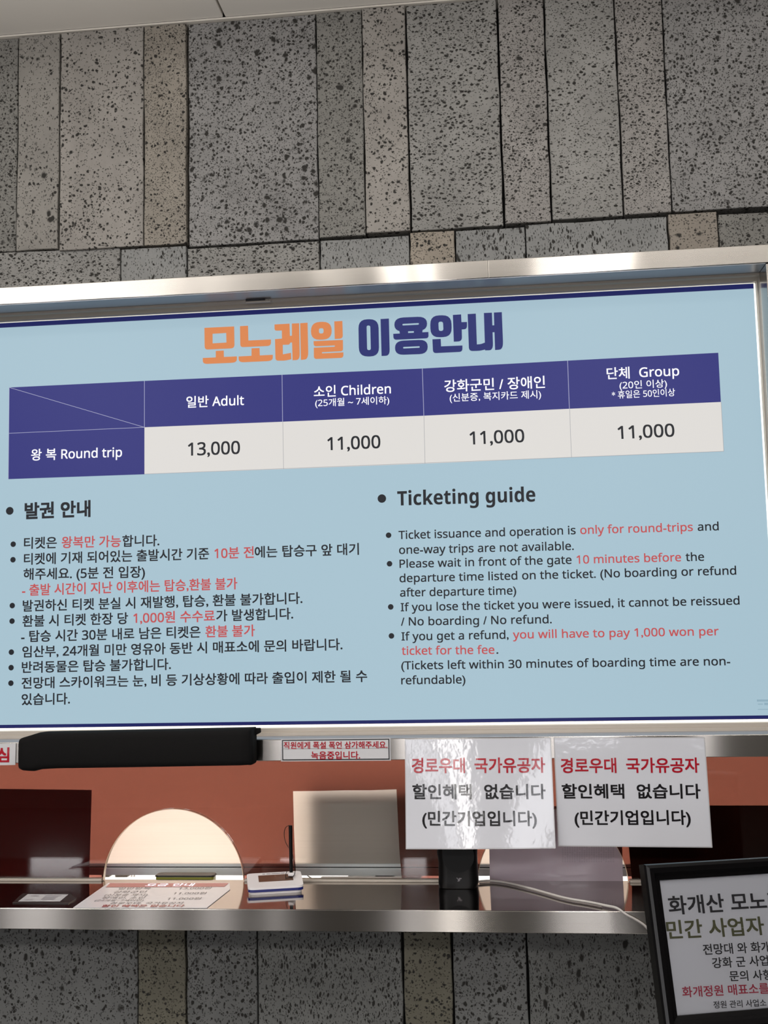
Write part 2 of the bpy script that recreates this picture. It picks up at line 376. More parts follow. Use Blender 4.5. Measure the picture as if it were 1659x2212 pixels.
def fill(name, loops, P, m, parent):      # outline with holes -> flat lettering (2D curve fill)
    cu = bpy.data.curves.new(name, 'CURVE'); cu.dimensions = '2D'; cu.fill_mode = 'BOTH'
    for lp in loops:
        s = cu.splines.new('POLY'); s.points.add(len(lp) - 1); s.use_cyclic_u = True
        for q, p in zip(s.points, lp): q.co = (p[0] * 0.01, -p[1] * 0.01, 0, 1)
    o = bpy.data.objects.new(name, cu); COL.objects.link(o); bpy.context.view_layer.update()
    me = bpy.data.meshes.new_from_object(o.evaluated_get(bpy.context.evaluated_depsgraph_get()))
    bpy.data.objects.remove(o); bpy.data.curves.remove(cu)
    for v in me.vertices: v.co = P(v.co.x * 100, -v.co.y * 100)
    me.name = name; me.materials.clear(); me.materials.append(m)
    return link(bpy.data.objects.new(name, me), parent)

# ================================================================ STRUCTURE
XL, XR = -2.2, 2.3
YS = -0.06                     # nominal stone face
zc = 2.922                     # ceiling
P0_, PS, PF = PY(0.0), PY(YS), PY(-0.085)
z_rt = PF(830, 574.5).z; z_rb = PF(830, 612.5).z            # top rail
z_mt = PF(700, 1596.5).z; z_mb = PF(700, 1643).z           # mullion face
ZSH = 1.089                    # shelf top
x_j = P0_(1657, 1000).x        # right jamb

wall = empty('wall_back', (0, 0, 0), kind='structure')
box('wall_core', XL, XR, -0.02, 0.10, z_rt - 0.01, zc, M['backing'], wall)
box('wall_core', XL, XR, -0.02, 0.10, 0.0, 1.045, M['backing'], wall)
box('wall_core', x_j + 0.09, XR, -0.02, 0.10, 1.045, z_rt - 0.01, M['backing'], wall)

def slab(x0, x1, z0, z1, proud, m, seed):
    rnd = random.Random(seed); g = 0.0012
    x0 += g; x1 -= g; z0 += g; z1 -= g
    def side(a, b, k):
        out = []
        for i in range(k):
            t = i / k; jx = 0 if i == 0 else rnd.uniform(-0.0012, 0.0012)
            out.append((a[0] + (b[0] - a[0]) * t + (jx if a[0] == b[0] else 0), a[1] + (b[1] - a[1]) * t + (jx if a[1] == b[1] else 0)))
        return out
    nx = max(3, int((x1 - x0) / 0.05)); nz = max(3, int((z1 - z0) / 0.05))
    pr = side((x0, z0), (x1, z0), nx) + side((x1, z0), (x1, z1), nz) + side((x1, z1), (x0, z1), nx) + side((x0, z1), (x0, z0), nz)
    k = len(pr); y = YS - proud
    cxm, czm = (x0 + x1) / 2, (z0 + z1) / 2
    ins = [(px + (0.0012 if px < cxm else -0.0012) * (1 if abs(px - cxm) > (x1 - x0) / 2 - 0.004 else 0), pz + (0.0012 if pz < czm else -0.0012) * (1 if abs(pz - czm) > (z1 - z0) / 2 - 0.004 else 0)) for px, pz in pr]
    v = [(a, y, b) for a, b in ins] + [(a, y + 0.0012, b) for a, b in pr] + [(a, -0.021, b) for a, b in pr]
    f = [tuple(range(k - 1, -1, -1))]
    for r in (0, 1): f += [(r * k + i, r * k + (i + 1) % k, (r + 1) * k + (i + 1) % k, (r + 1) * k + i) for i in range(k)]
    me = bpy.data.meshes.new('stone_slab'); me.from_pydata([(a - cxm, b, c - czm) for a, b, c in v], [], f); me.materials.append(m)
    bm = bmesh.new(); bm.from_mesh(me); bmesh.ops.recalc_face_normals(bm, faces=bm.faces); bm.to_mesh(me); bm.free()
    o = bpy.data.objects.new('stone_slab', me); COL.objects.link(o); o.parent = wall; o.location = (cxm, 0, czm)
    return o
X = lambda px, y=520: PS(px, y).x
Z = lambda px, py: PS(px, py).z
upper = [(None, 35.5, 547, 'dark', .000, -20), (37, 128, 543, 'lightb', .006, 80), (129.5, 312, 539, 'light', .006, 220), (312.5, 405, 531, 'fine', .006, 358),
         (408, 689, 526, 'dense', .000, 548), (689.5, 791, 512.5, 'dark', .002, 740), (791.5, 887.5, 504, 'light', .008, 840),
         (889, 1089, 495, 'medium', .003, 990), (1091, 1192, 485, 'mediumf', .010, 1140), (1193.5, 1348, 473, 'medium', .004, 1270),
         (1349, 1452.5, 464, 'mediumf', .006, 1400), (1454, 1690, 453.5, 'dense', .002, 1560)]
hs = 0
for i, (a, b, yb, m, pr, xm) in enumerate(upper):
    x0 = X(a, 500) if a is not None else X(-90, 500)
    slab(x0, X(b, 500), Z(xm, yb), zc - 0.004, pr, ST[m], i + 1)
slab(X(1691, 500), X(1960, 500), Z(1560, 453.5), zc - 0.004, .006, ST['light'], 60)
slab(X(1961, 500), XR, Z(1560, 453.5), zc - 0.004, .002, ST['medium'], 61)
slab(X(-420, 500), X(-91, 500), Z(-20, 547), zc - 0.004, .003, ST['light'], 62)
slab(XL, X(-421, 500), Z(-20, 547), zc - 0.004, .006, ST['dark'], 63)
second = [(-90, 260, 540, 'medium', .000), (262, 403, 534, 'worm', .003), (405, 690.5, 528, 'medium', .002), (692, 885, 512, 'worm', .000),
          (886.5, 984, 500, 'tan', .005), (985.5, 1136, 494, 'worm', .004), (1137, 1445, 476, 'worm', .003), (1446.5, 1553, 460, 'pit', .006), (1554.5, 1790, 455, 'dark', .002)]
tops = {0: [(-90, 160, 546), (160, 260, 538)]}
zb = z_rt - 0.004
for i, (a, b, yt, m, pr) in enumerate(second):
    slab(X(a, 560), X(b, 560), zb, Z((a + b) / 2, yt) - 0.001, pr, ST[m], 100 + i)
slab(X(1791, 560), XR, zb, Z(1560, 455), .004, ST['tan'], 120)
slab(XL, X(-91, 560), zb, Z(-20, 547), .004, ST['worm'], 121)
lower = [(-420, -60, 'lows'), (-59, 298, 'low'), (299, 402.5, 'lowf'), (404, 556, 'low'), (557.5, 870, 'lows'), (872, 977, 'lowf'), (979, 1139, 'low'), (1141, 1560, 'lows'), (1562, 1800, 'low')]
for i, (a, b, m) in enumerate(lower):
    slab(X(a, 2100), X(b, 2100), 0.62, 1.044, (.003, .0, .004, .002, .001, .004, .003, .0, .002)[i], ST[m], 200 + i)
    slab(X(a, 2100) , X(b, 2100), 0.06, 0.618, .003, ST[('low', 'lows', 'low')[i % 3]], 220 + i)
slab(X(1801, 2100), XR, 0.06, 1.044, .003, ST['lows'], 240)
slab(XL, X(-421, 2100), 0.06, 1.044, .003, ST['low'], 241)

xs_ = x_j + 0.091
for k, (w0, w1, m, pr) in enumerate(((0, .32, 'medium', .002), (.32, .50, 'fine', .005), (.50, .95, 'dense', .003), (.95, 1.22, 'light', .006), (1.22, None, 'medium', .002))):
    slab(xs_ + w0, XR if w1 is None else xs_ + w1, 1.046, zb - 0.001, pr, ST[m], 300 + k)

# ceiling: metal panels with open joints and the small edge moulding
M['ceil'] = mat('grey_ceiling_panel_paint', sr(228, 222, 214), rough=0.55, metal=0.0, bump=0.04)
ceil = empty('ceiling', (0, 0, zc), kind='structure')
jp = PZ(zc)(483, 44); jq = PZ(zc)(460, 0)
xj = jp.x + 0.004
W_ = 0.98
for k in range(-3, 3):
    for r in range(0, 9):
        y1 = -0.066 - r * 0.9
        if xj + (k + 1) * W_ < XL - 1.5 or xj + k * W_ > XR + 1.2: continue
        box('ceiling_panel', xj + k * W_ + 0.0025, xj + (k + 1) * W_ - 0.0025, y1 - 0.895, y1, zc + 0.001, zc + 0.02, M['ceil'], ceil, bevel=0.0015, seg=1)
box('ceiling_core', -5, 4, -8, 2.2, zc + 0.021, zc + 0.06, M['backing'], ceil)
box('edge_moulding', XL, XR, -0.0665, -0.0, zc - 0.003, zc + 0.0008, mat('moulding_paint', sr(215, 208, 198), rough=0.5), ceil)
fl = box('floor', -5, 4, -8, 2.2, -0.1, 0.0, M['floor']); fl['kind'] = 'structure'
wf = empty('wall_front', (0, -7.9, 0), kind='structure')
box('wall_panel', -5, 4, -8.0, -7.85, 0, zc, M['dark_wall'], wf)
for nm, x in (('wall_left', -5.0), ('wall_right', 4.0)):
    w = box(nm, x - 0.1, x, -8, 2.2, 0, zc, M['dark_wall']); w['kind'] = 'structure'

# unseen glazed bays opposite the counter, placed for the bands and glare they reflect (behind the photographer)
M['day'] = mat('bright_daylight_glazing', (0.8, 0.8, 0.8), emis=sr(250, 250, 255), es=6)
M['glare_pane'] = mat('glare_boosted_glazing', (0.8, 0.8, 0.8), emis=sr(255, 252, 250), es=14)  # one unseen pane made brighter for the glare on the left notice
for i, (a, b) in enumerate([(-4.45, -3.95), (-3.35, -3.05), (-2.67, -2.46), (-2.1, -1.98), (-0.98, -0.78), (-0.64, -0.42), (0.33, 0.90), (1.6, 1.7)]):
    w = empty('window_%d' % (i + 1), (a, -7.84, 0), kind='structure')
    box('pane', a, b, -7.845, -7.835, 0.62, 2.8, M['glare_pane'] if i == 5 else M['day'], w)
    box('frame', a - 0.04, a, -7.85, -7.80, 0.60, 2.85, M['black'], w); box('frame', b, b + 0.04, -7.85, -7.80, 0.60, 2.85, M['black'], w)

# booth behind the glass
bt = empty('wall_booth', (0, 2, 0), kind='structure')
box('booth_back', -1.9, 1.3, 1.9, 2.0, 0.0, 2.5, M['booth'], bt)
box('booth_side', -1.95, -1.85, 0.1, 2.0, 0.0, 2.5, M['booth'], bt)
box('booth_side', 1.25, 1.35, 0.1, 2.0, 0.0, 2.5, M['booth'], bt)
box('booth_ceiling', -1.95, 1.35, 0.1, 2.0, 2.48, 2.56, M['booth'], bt)

# ================================================================ STEEL CASING
top = empty('trim_1', (0, -0.04, z_rb), kind='structure')
box('top_rail', XL, PF(1150, 580).x - 0.09, -0.085, 0.02, z_rb, z_rt, M['steel'], top, bevel=0.0012)
box('top_rail', PF(1150, 580).x - 0.0895, XR, -0.085, 0.02, z_rb, z_rt, M['steel'], top, bevel=0.0012)
box('soffit_lining', XL, x_j, -0.083, 0.02, z_rb - 0.0012, z_rb - 0.0002, M['steel_reveal'], top)
mul = empty('trim_2', (0, -0.04, z_mb), kind='structure')
mr = box('middle_rail', XL, x_j + 0.09, -0.085, 0.0, z_mb, z_mt, M['steel'], mul, bevel=0.0012)
box('sill_lining', XL, x_j, -0.083, 0.0, z_mt + 0.0001, z_mt + 0.0008, M['steel_reveal'], mul)
jm = empty('trim_3', (x_j, -0.04, z_mb), kind='structure')
box('jamb', x_j, x_j + 0.09, -0.085, 0.02, z_mt + 0.001, z_rb - 0.002, M['steel'], jm, bevel=0.0012)
box('jamb', x_j, x_j + 0.09, -0.085, 0.02, ZSH + 0.001, z_mb - 0.001, M['steel'], jm, bevel=0.0012)

# ================================================================ BACKLIT SIGN
sg = empty('backlit_sign', (P0_(790, 1560).x, 0.0, z_mt + 0.002), 'wide backlit light-blue board with fare table and ticketing rules above the counter window', 'sign')
xs0, xs1 = P0_(-58, 1100).x, P0_(1641, 800).x
zs1, zs0 = P0_(830, 655).z, P0_(830, 1563).z
box('light_panel', xs0, xs1, 0.0, 0.03, zs0, zs1, M['screen'], sg)
e1, e2 = -0.0006, -0.0012
Pa, Pb = PY(e1), PY(e2)
zn1 = P0_(830, 665).z; zn0 = P0_(830, 1555.5).z
def hrect(name, x0, x1, z0, z1, y, m, par):
    return flat(name, [(x0, y, z0), (x1, y, z0), (x1, y, z1), (x0, y, z1)], [(0, 1, 2, 3)], m, par)
hrect('top_border', xs0, P0_(1637, 610).x, zn1, zs1, e1, M['navy'], sg)
hrect('bottom_border', xs0, xs1, zs0, zn0, e1, M['navy'], sg)
zl = P0_(500, 1572).z
box('light_gap', xs0, xs1, -0.004, 0.0, zl, zs0 - 0.0005, M['leak'], sg)
hrect('edge_glow', P0_(1638, 800).x, xs1 + 0.001, zs0, zs1, e2, M['leak'], sg)
hrect('edge_glow', xs0, xs1, zs1 + 0.0004, zs1 + 0.0014, e2, M['leak'], sg)
# frame profiles (extruded section), lit from inside at their lips
def profile(name, pts, a, b, axis):
    k = len(pts); v = []
    for t in (a, b):
        for (y, w) in pts: v.append((t, y, w) if axis == 'x' else (w, y, t))
    f = [tuple(range(k)), tuple(range(2 * k - 1, k - 1, -1))] + [(i, (i + 1) % k, k + (i + 1) % k, k + i) for i in range(k)]
    return mk(name, v, f, M['alu'], sg)
zf1 = P0_(830, 639).z + 0.002
profile('frame_rail', [(0.0, zs1 + 0.0015), (-0.012, zs1 + 0.0017), (-0.017, zs1 + 0.009), (-0.026, zs1 + 0.010), (-0.026, zf1), (0.012, zf1), (0.012, zs1 + 0.002)], xs0 - 0.02, xs1 + 0.018, 'x')
zf0 = z_mt + 0.001
profile('frame_rail', [(-0.004, zl), (-0.018, zl - 0.001), (-0.018, zl - 0.008), (-0.022, zl - 0.009), (-0.022, zf0), (0.02, zf0), (0.02, zl)], xs0 - 0.02, xs1 + 0.018, 'x')
profile('frame_rail', [(0.0, xs1 + 0.0015), (-0.012, xs1 + 0.002), (-0.018, xs1 + 0.009), (-0.025, xs1 + 0.010), (-0.025, x_j - 0.0005), (0.012, x_j - 0.0005)], zf0, zf1, 'z')
profile('frame_rail', [(0.0, xs0 - 0.0005), (-0.012, xs0 - 0.001), (-0.018, xs0 - 0.008), (-0.025, xs0 - 0.009), (-0.025, xs0 - 0.02), (0.012, xs0 - 0.02)], zf0, zf1, 'z')
box('snap_catch', PY(-0.03)(532, 650).x, PY(-0.03)(585, 650).x, -0.034, -0.026, PY(-0.03)(560, 654).z, PY(-0.03)(560, 650.5).z, M['alu'], sg, bevel=0.0006)
box('catch_tab', PY(-0.03)(531, 650).x, PY(-0.03)(571, 650).x, -0.032, -0.024, PY(-0.03)(560, 650).z, PY(-0.03)(560, 645).z, M['bar_dark'], sg, bevel=0.0006)

# fare table
tb = empty('fare_table', (0, 0, 0)); tb.parent = sg; tb.location = -Vector(sg['wl']); tb['wl'] = (0, 0, 0)
tl, tr_, bl, br = (20, 837), (1551.5, 762), (18, 1035), (1563, 975.3)
cols_t = [(20, 837), (312, 822.8), (609.2, 809.6), (912.3, 796), (1226, 779), (1551.5, 762)]
cols_m = [(19, 936), (312, 923), (610.5, 911), (915.5, 898), (1230, 883), (1557.2, 868.3)]
cols_b = [(18, 1035), (312, 1024.5), (612, 1013.3), (917.5, 1001.5), (1234, 988), (1563, 975.3)]
def cell(a, b, c, d, m, nm):
    flat(nm, [Pa(*a), Pa(*b), Pa(*c), Pa(*d)], [(0, 1, 2, 3)], m, tb)
for i in range(5):
    cell(cols_m[i], cols_m[i + 1], cols_t[i + 1], cols_t[i], M['cell_navy'], 'header_cell')
    cell(cols_b[i], cols_b[i + 1], cols_m[i + 1], cols_m[i], M['cell_navy'] if i == 0 else M['cell_white'], 'fare_cell' if i else 'header_cell')
def rule(p, q, w=1.3):
    a, b = Pb(*p), Pb(*q); d = (b - a).normalized(); n = Vector((-d.z, 0, d.x)) * (w * 0.00048)
    flat('table_rule', [a - n, b - n, b + n, a + n], [(0, 1, 2, 3)], M['rule'], tb)
for i in range(1, 5): rule(cols_t[i], cols_m[i])
M['rule_g'] = lit('backlit_grey_rule', (170, 170, 175), LIT)
for i in range(2, 6):
    a, b = Pb(*cols_m[i]), Pb(*cols_b[i]); flat('table_rule', [a, b, b + Vector((.0009, 0, 0)), a + Vector((.0009, 0, 0))], [(0, 1, 2, 3)], M['rule_g'], tb)
rule(cols_t[0], cols_m[1], 1.1); rule(cols_m[0], cols_m[1], 1.1); rule(cols_t[0], cols_b[0], 1.0); 
a, b = Pb(*cols_b[1]), Pb(*cols_b[5]); flat('table_rule', [a, b, b + Vector((0, 0, .0009)), a + Vector((0, 0, .0009))], [(0, 1, 2, 3)], M['rule_g'], tb)

Wt = M['t_white']; Dk = M['t_dark']; Rd = M['t_red']
text('일반 Adult', (402.5, 881), (527, 876.5), 27.5, Pb, Wt, tb, .011)
text('왕 복 Round trip', (67, 995), (263.5, 988.5), 27.5, Pb, Wt, tb, .011)
text('소인 Children', (678, 858.5), (844.5, 851.5), 27.5, Pb, Wt, tb, .011)
text('(25개월 ~ 7세이하)', (681, 879), (841, 872.5), 19, Pb, Wt, tb, .006)
text('강화군민 / 장애인', (960, 847), (1177.5, 838), 29, Pb, Wt, tb, .011)
text('(신분증, 복지카드 제시)', (971.5, 868), (1169, 860), 19.5, Pb, Wt, tb, .006)
text('단체  Group', (1311, 819.5), (1467.5, 813), 28, Pb, Wt, tb, .011)
text('(20인 이상)', (1338.5, 841), (1441, 836.5), 19.5, Pb, Wt, tb, .006)
text('* 휴일은 50인이상', (1322, 861.5), (1458.5, 855.5), 18.5, Pb, Wt, tb, .006)
for s, a, b in (('13,000', (406, 984), (518.5, 980)), ('11,000', (707.5, 972.3), (822, 967.5)), ('11,000', (1015, 960), (1133, 954.5)), ('11,000', (1335, 948), (1457.5, 942.5))):
    text(s, a, b, 38, Pb, Dk, tb, .014, mode='b')

# title: heavy cut-out style letters drawn stroke by stroke
TA = ((430, 680), M['t_orange'], [
 [[(112, 275, 0), (740, 245, 0), (748, 705, 80), (118, 735, 70)], [(285, 400), (572, 383), (577, 585), (286, 602)]],
 [[(78, 910), (352, 898), (352, 762), (520, 752), (524, 888), (798, 876), (795, 1008, 120), (80, 1038, 100)]],
 [[(862, 240), (1032, 230), (1040, 542), (1515, 520), (1515, 655, 80), (870, 683, 60)]],
 [[(833, 878), (1106, 864), (1106, 706), (1275, 700), (1280, 856), (1555, 843), (1552, 972, 120), (838, 1004, 110)]]])
TB = ((585, 675), M['t_orange'], [
 [[(78, 252), (395, 235), (402, 492), (445, 490), (443, 233), (597, 226), (612, 1000, 130), (458, 1006), (448, 632), (412, 634), (388, 678, 20), (252, 682), (254, 882), (425, 850), (432, 985), (300, 1015, 50), (98, 1016, 60), (88, 562), (235, 550), (232, 380), (78, 384, 50)]],
 [[(618, 226), (775, 215), (792, 985, 160), (634, 1000)]],
 [[(845, 205, 190), (1280, 190, 190), (1288, 565, 190), (845, 582, 190)], [(1013, 335, 40), (1110, 330, 40), (1113, 440, 40), (1017, 444, 40)]],
 [[(1337, 188), (1508, 178), (1520, 548, 70), (1347, 560)]],
 [[(900, 604), (1520, 578), (1522, 815, 50), (1078, 838), (1080, 862), (1530, 840), (1530, 955, 60), (908, 982, 60), (906, 742), (1350, 722, 12), (1350, 695, 12), (905, 715, 50)]]])
TC = ((765, 665), M['t_blue'], [
 [[(88, 245, 190), (512, 235, 190), (527, 1022, 190), (102, 1028, 190)], [(262, 372, 38), (340, 372, 38), (352, 890, 38), (274, 890, 38)]],
 [[(556, 236), (732, 225), (752, 1008, 130), (578, 1015)]],
 [[(845, 210, 200), (1535, 180, 200), (1540, 480, 200), (850, 505, 200)], [(1018, 338, 22), (1365, 320, 22), (1365, 354, 22), (1018, 372, 22)]],
 [[(945, 440), (1138, 435), (1138, 560), (967, 560)]],
 [[(1258, 430), (1450, 420), (1434, 540), (1258, 550)]],
 [[(824, 548), (1138, 530), (1258, 524), (1565, 508), (1570, 640, 60), (830, 675, 70)]],
 [[(860, 698, 180), (1550, 668, 180), (1552, 970, 180), (862, 994, 180)], [(1033, 824, 18), (1382, 808, 18), (1382, 840, 18), (1033, 858, 18)]]])
TD = ((920, 660), M['t_blue'], [
 [[(88, 212, 190), (535, 200, 190), (548, 660, 190), (98, 675, 190)], [(262, 342, 45), (360, 338, 45), (370, 532, 45), (272, 538, 45)]],
 [[(568, 198), (742, 186), (750, 350), (866, 346), (868, 495, 90), (756, 505), (762, 755, 90), (588, 762)]],
 [[(137, 712), (312, 703), (320, 860), (770, 842), (770, 975, 70), (150, 1005, 70)]],
 [[(880, 180), (1052, 170), (1075, 820), (1160, 812, 30), (1260, 775), (1260, 925), (1130, 955, 60), (908, 960, 80)]],
 [[(1222, 157), (1392, 150), (1418, 942, 140), (1248, 945)]],
 [[(1385, 418), (1450, 416), (1455, 562), (1385, 564)]],
 [[(1432, 148), (1600, 138), (1632, 925, 170), (1458, 938)]]])
title = empty('title_lettering', (0, 0, 0)); title.parent = sg; title.location = -Vector(sg['wl']); title['wl'] = (0, 0, 0)
for (ox, oy), m, shp in (TA, TB, TC, TD):
    for k, loops in enumerate(shp):
        lp = [rounded(l) for l in loops]
        Pk = PY(e2 - 0.00002 * k)
        fill('title_stroke', lp, (lambda ox, oy, Pk: lambda x, y: Pk(ox + x * 170 / 1659.0, oy + y * 170 / 1659.0))(ox, oy, Pk), m, title)

def dot(cx, cy, r, P, m, par, name='bullet'):
    c = P(cx, cy); rr = (P(cx + r, cy) - c).length
    flat(name, [c + Vector((math.cos(t * math.tau / 20) * rr, 0, math.sin(t * math.tau / 20) * rr)) for t in range(20)], [tuple(range(20))], m, par)
kx = 0.50030
def KL(x, y): return (x * kx, 1060 + y * kx)
kr = 859 / 1659.0
def KR(x, y): return (800 + x * kr, 1020 + y * kr)
def line(runs, ya, yb, xa, xb, K, em, off, mode):     # runs: (string, x0, x1, material); baseline from (xa, ya) to (xb, yb)
    g = (yb - ya) / (xb - xa)
    for s, x0, x1, m in runs:
        text(s, K(x0, ya + (x0 - xa) * g), K(x1, ya + (x1 - xa) * g), em, Pa, m, sg, off, mode)
EK = 27.5
text('발권 안내', KL(106, 122), KL(391, 111), 38, Pa, Dk, sg, .032)
dot(*KL(42, 87), 8.2, Pa, Dk, sg)
OK_ = .016
line([('티켓은', 103, 245, Dk), ('왕복만 가능', 266, 522, Rd), ('합니다.', 528, 688, Dk)], 251, 239, 103, 688, KL, EK, OK_, 'h')
line([('티켓에 기재 되어있는 출발시간 기준', 103, 903, Dk), ('10분 전', 926, 1096, Rd), ('에는 탑승구 앞 대기', 1100, 1550, Dk)], 320, 276, 103, 1550, KL, EK, OK_, 'h')
line([('해주세요. (5분 전 입장)', 101, 626, Dk)], 385, 375, 101, 626, KL, EK, OK_, 'h')
line([('- 출발 시간이 지난 이후에는 탑승,환불 불가', 95, 1025, Rd)], 454, 425, 95, 1025, KL, EK, OK_, 'h')
line([('발권하신 티켓 분실 시 재발행, 탑승, 환불 불가합니다.', 98, 1306, Dk)], 522, 488, 98, 1306, KL, EK, OK_, 'h')
line([('환불 시 티켓 한장 당', 97, 553, Dk), ('1,000원 수수료', 576, 928, Rd), ('가 발생합니다.', 934, 1266, Dk)], 588, 555, 97, 1265, KL, EK, OK_, 'h')
line([('- 탑승 시간 30분 내로 남은 티켓은', 91, 866, Dk), ('환불 불가', 887, 1101, Rd)], 654, 628, 91, 1101, KL, EK, OK_, 'h')
line([('임산부, 24개월 미만 영유아 동반 시 매표소에 문의 바랍니다.', 96, 1479, Dk)], 720, 688, 96, 1479, KL, EK, OK_, 'h')
line([('반려동물은 탑승 불가합니다.', 94, 738, Dk)], 787, 773, 94, 738, KL, EK, OK_, 'h')
line([('전망대 스카이워크는 눈, 비 등 기상상황에 따라 출입이 제한 될 수', 93, 1586, Dk)], 855, 825, 93, 1586, KL, EK, OK_, 'h')
line([('있습니다.', 93, 302, Dk)], 926, 922, 93, 302, KL, EK, OK_, 'h')
for x, y in ((57, 231), (56, 298), (53, 496), (52, 563), (49, 697), (48, 764), (47, 831)): dot(*KL(x, y), 5.8, Pa, Dk, sg)
text('Ticketing guide', KR(113, 139), KR(689, 122), 43, Pa, Dk, sg, .004, 'b', bold=True)
dot(*KR(48, 110), 9.2, Pa, Dk, sg)
ER = 24.5; OR_ = .013
line([('Ticket issuance and operation is', 118, 857, Dk), ('only for round-trips', 876, 1346, Rd), ('and', 1366, 1454, Dk)], 279, 242, 118, 1454, KR, ER, OR_, 'b')
line([('one-way trips are not available.', 120, 849, Dk)], 341, 324, 120, 849, KR, ER, OR_, 'b')
line([('Please wait in front of the gate', 122, 840, Dk), ('10 minutes before', 861, 1297, Rd), ('the', 1316, 1393, Dk)], 399, 369, 122, 1393, KR, ER, OR_, 'b')
line([('departure time listed on the ticket. (No boarding or refund', 122, 1527, Dk)], 459, 427, 122, 1527, KR, ER, OR_, 'b')
line([('after departure time)', 124, 609, Dk)], 519, 510, 124, 609, KR, ER, OR_, 'b')
line([('If you lose the ticket you were issued, it cannot be reissued', 127, 1541, Dk)], 580, 552, 127, 1541, KR, ER, OR_, 'b')
line([('/ No boarding / No refund.', 128, 757, Dk)], 640, 630, 128, 757, KR, ER, OR_, 'b')
line([('If you get a refund,', 130, 577, Dk), ('you will have to pay 1,000 won per', 595, 1454, Rd)], 702, 680, 130, 1454, KR, ER, OR_, 'b')
line([('ticket for the fee', 131, 518, Rd), ('.', 526, 534, Dk)], 762, 757, 131, 530, KR, ER, OR_, 'b')
line([('(Tickets left within 30 minutes of boarding time are non-', 129, 1502, Dk)], 823, 805, 129, 1502, KR, ER, OR_, 'b')
line([('refundable)', 129, 397, Dk)], 885, 881, 129, 397, KR, ER, OR_, 'b')
for x, y in ((76, 263), (80, 382), (85, 562), (88, 683)): dot(*KR(x, y), 6.0, Pa, Dk, sg)
M['stick'] = lit('backlit_maker_sticker', (150, 180, 196), LIT)
for (a, b, c, d) in ((1635, 1659, 1511, 1515.5), (1637, 1648, 1520, 1522), (1651, 1659, 1518, 1523), (1637, 1659, 1531.5, 1533)):
    flat('maker_print', [Pa(a, d), Pa(b, d), Pa(b, c), Pa(a, c)], [(0, 1, 2, 3)], M['stick'], sg)

# ================================================================ COUNTER SHELF
YF = -0.224
sh = empty('counter_shelf', (-0.35, -0.11, 1.042), 'long brushed stainless steel counter shelf under the ticket window', 'counter')
box('shelf_top', XL, XR, YF + 0.001, 0.0145, ZSH - 0.003, ZSH, M['steel_top'], sh)
zlb = PY(YF)(700, 2012.5).z
box('front_lip', XL, XR, YF, YF + 0.02, zlb, ZSH - 0.0005, M['steel'], sh, bevel=0.0012)
box('shelf_core', XL, XR, YF + 0.02, -0.07, zlb + 0.004, ZSH - 0.003, M['backing'], sh)

# ================================================================ GLASS WITH SPEECH HOLES
win = empty('window_9', (-0.3, 0, ZSH), kind='structure')
c1x = P0_(373.5, 1890).x; c2x = P0_(1193, 1890).x
r1 = P0_(373.5, 1903).z; R1 = P0_(530, 1890).x - c1x
top1 = P0_(375.5, 1747).z; cz1 = top1 - 0.1495; RR = 0.1495
cz2 = P0_(1193, 1913).z
z0g, z1g = ZSH + 0.0015, z_mb + 0.01
xg0, xg1 = XL + 0.1, x_j
def outline(seg=40):
    pts = [(xg0, z0g)]
    for cx_, cz_ in ((c1x, cz1), (c2x, cz2)):
        a0 = math.asin((z0g - cz_) / RR)
        for k in range(seg + 1):
            t = math.pi - a0 + (2 * a0 - math.pi) * k / seg
            pts.append((cx_ + math.cos(t) * RR, cz_ + math.sin(t) * RR))
    pts += [(xg1, z0g), (xg1, z1g), (xg0, z1g)]
    return pts
def pane(name, loops, y0, y1, m, par):
    cu = bpy.data.curves.new(name, 'CURVE'); cu.dimensions = '2D'; cu.fill_mode = 'BOTH'; cu.extrude = abs(y1 - y0) / 2
    for lp in loops:
        s = cu.splines.new('POLY'); s.points.add(len(lp) - 1); s.use_cyclic_u = True
        for q, p in zip(s.points, lp): q.co = (p[0], p[1], 0, 1)
    o = bpy.data.objects.new(name, cu); COL.objects.link(o); bpy.context.view_layer.update()
    me = bpy.data.meshes.new_from_object(o.evaluated_get(bpy.context.evaluated_depsgraph_get()))
    bpy.data.objects.remove(o); bpy.data.curves.remove(cu)
    for v in me.vertices: v.co = (v.co.x, (y0 + y1) / 2 - v.co.z, v.co.y)
    bm = bmesh.new(); bm.from_mesh(me); bmesh.ops.remove_doubles(bm, verts=bm.verts, dist=1e-6); bmesh.ops.recalc_face_normals(bm, faces=bm.faces); bm.to_mesh(me); bm.free()
    me.materials.clear(); me.materials.append(m); return link(bpy.data.objects.new(name, me), par)
pane('glass_pane', [outline()], 0.0, 0.008, M['glass'], win)
# tint film on the inside face, with a hand-cut clear rectangle
Pg = PY(0.009)
q = [Pg(633, 1709), Pg(690, 1708.5), Pg(748, 1707), Pg(800, 1707), Pg(856.5, 1705), Pg(860, 1780), Pg(863, 1840), Pg(868, 1897), Pg(640, 1897), Pg(637.5, 1860), Pg(635, 1790)]
pane('tint_film', [outline(), [(p.x, p.z) for p in q]], 0.0085, 0.0092, M['film'], win)
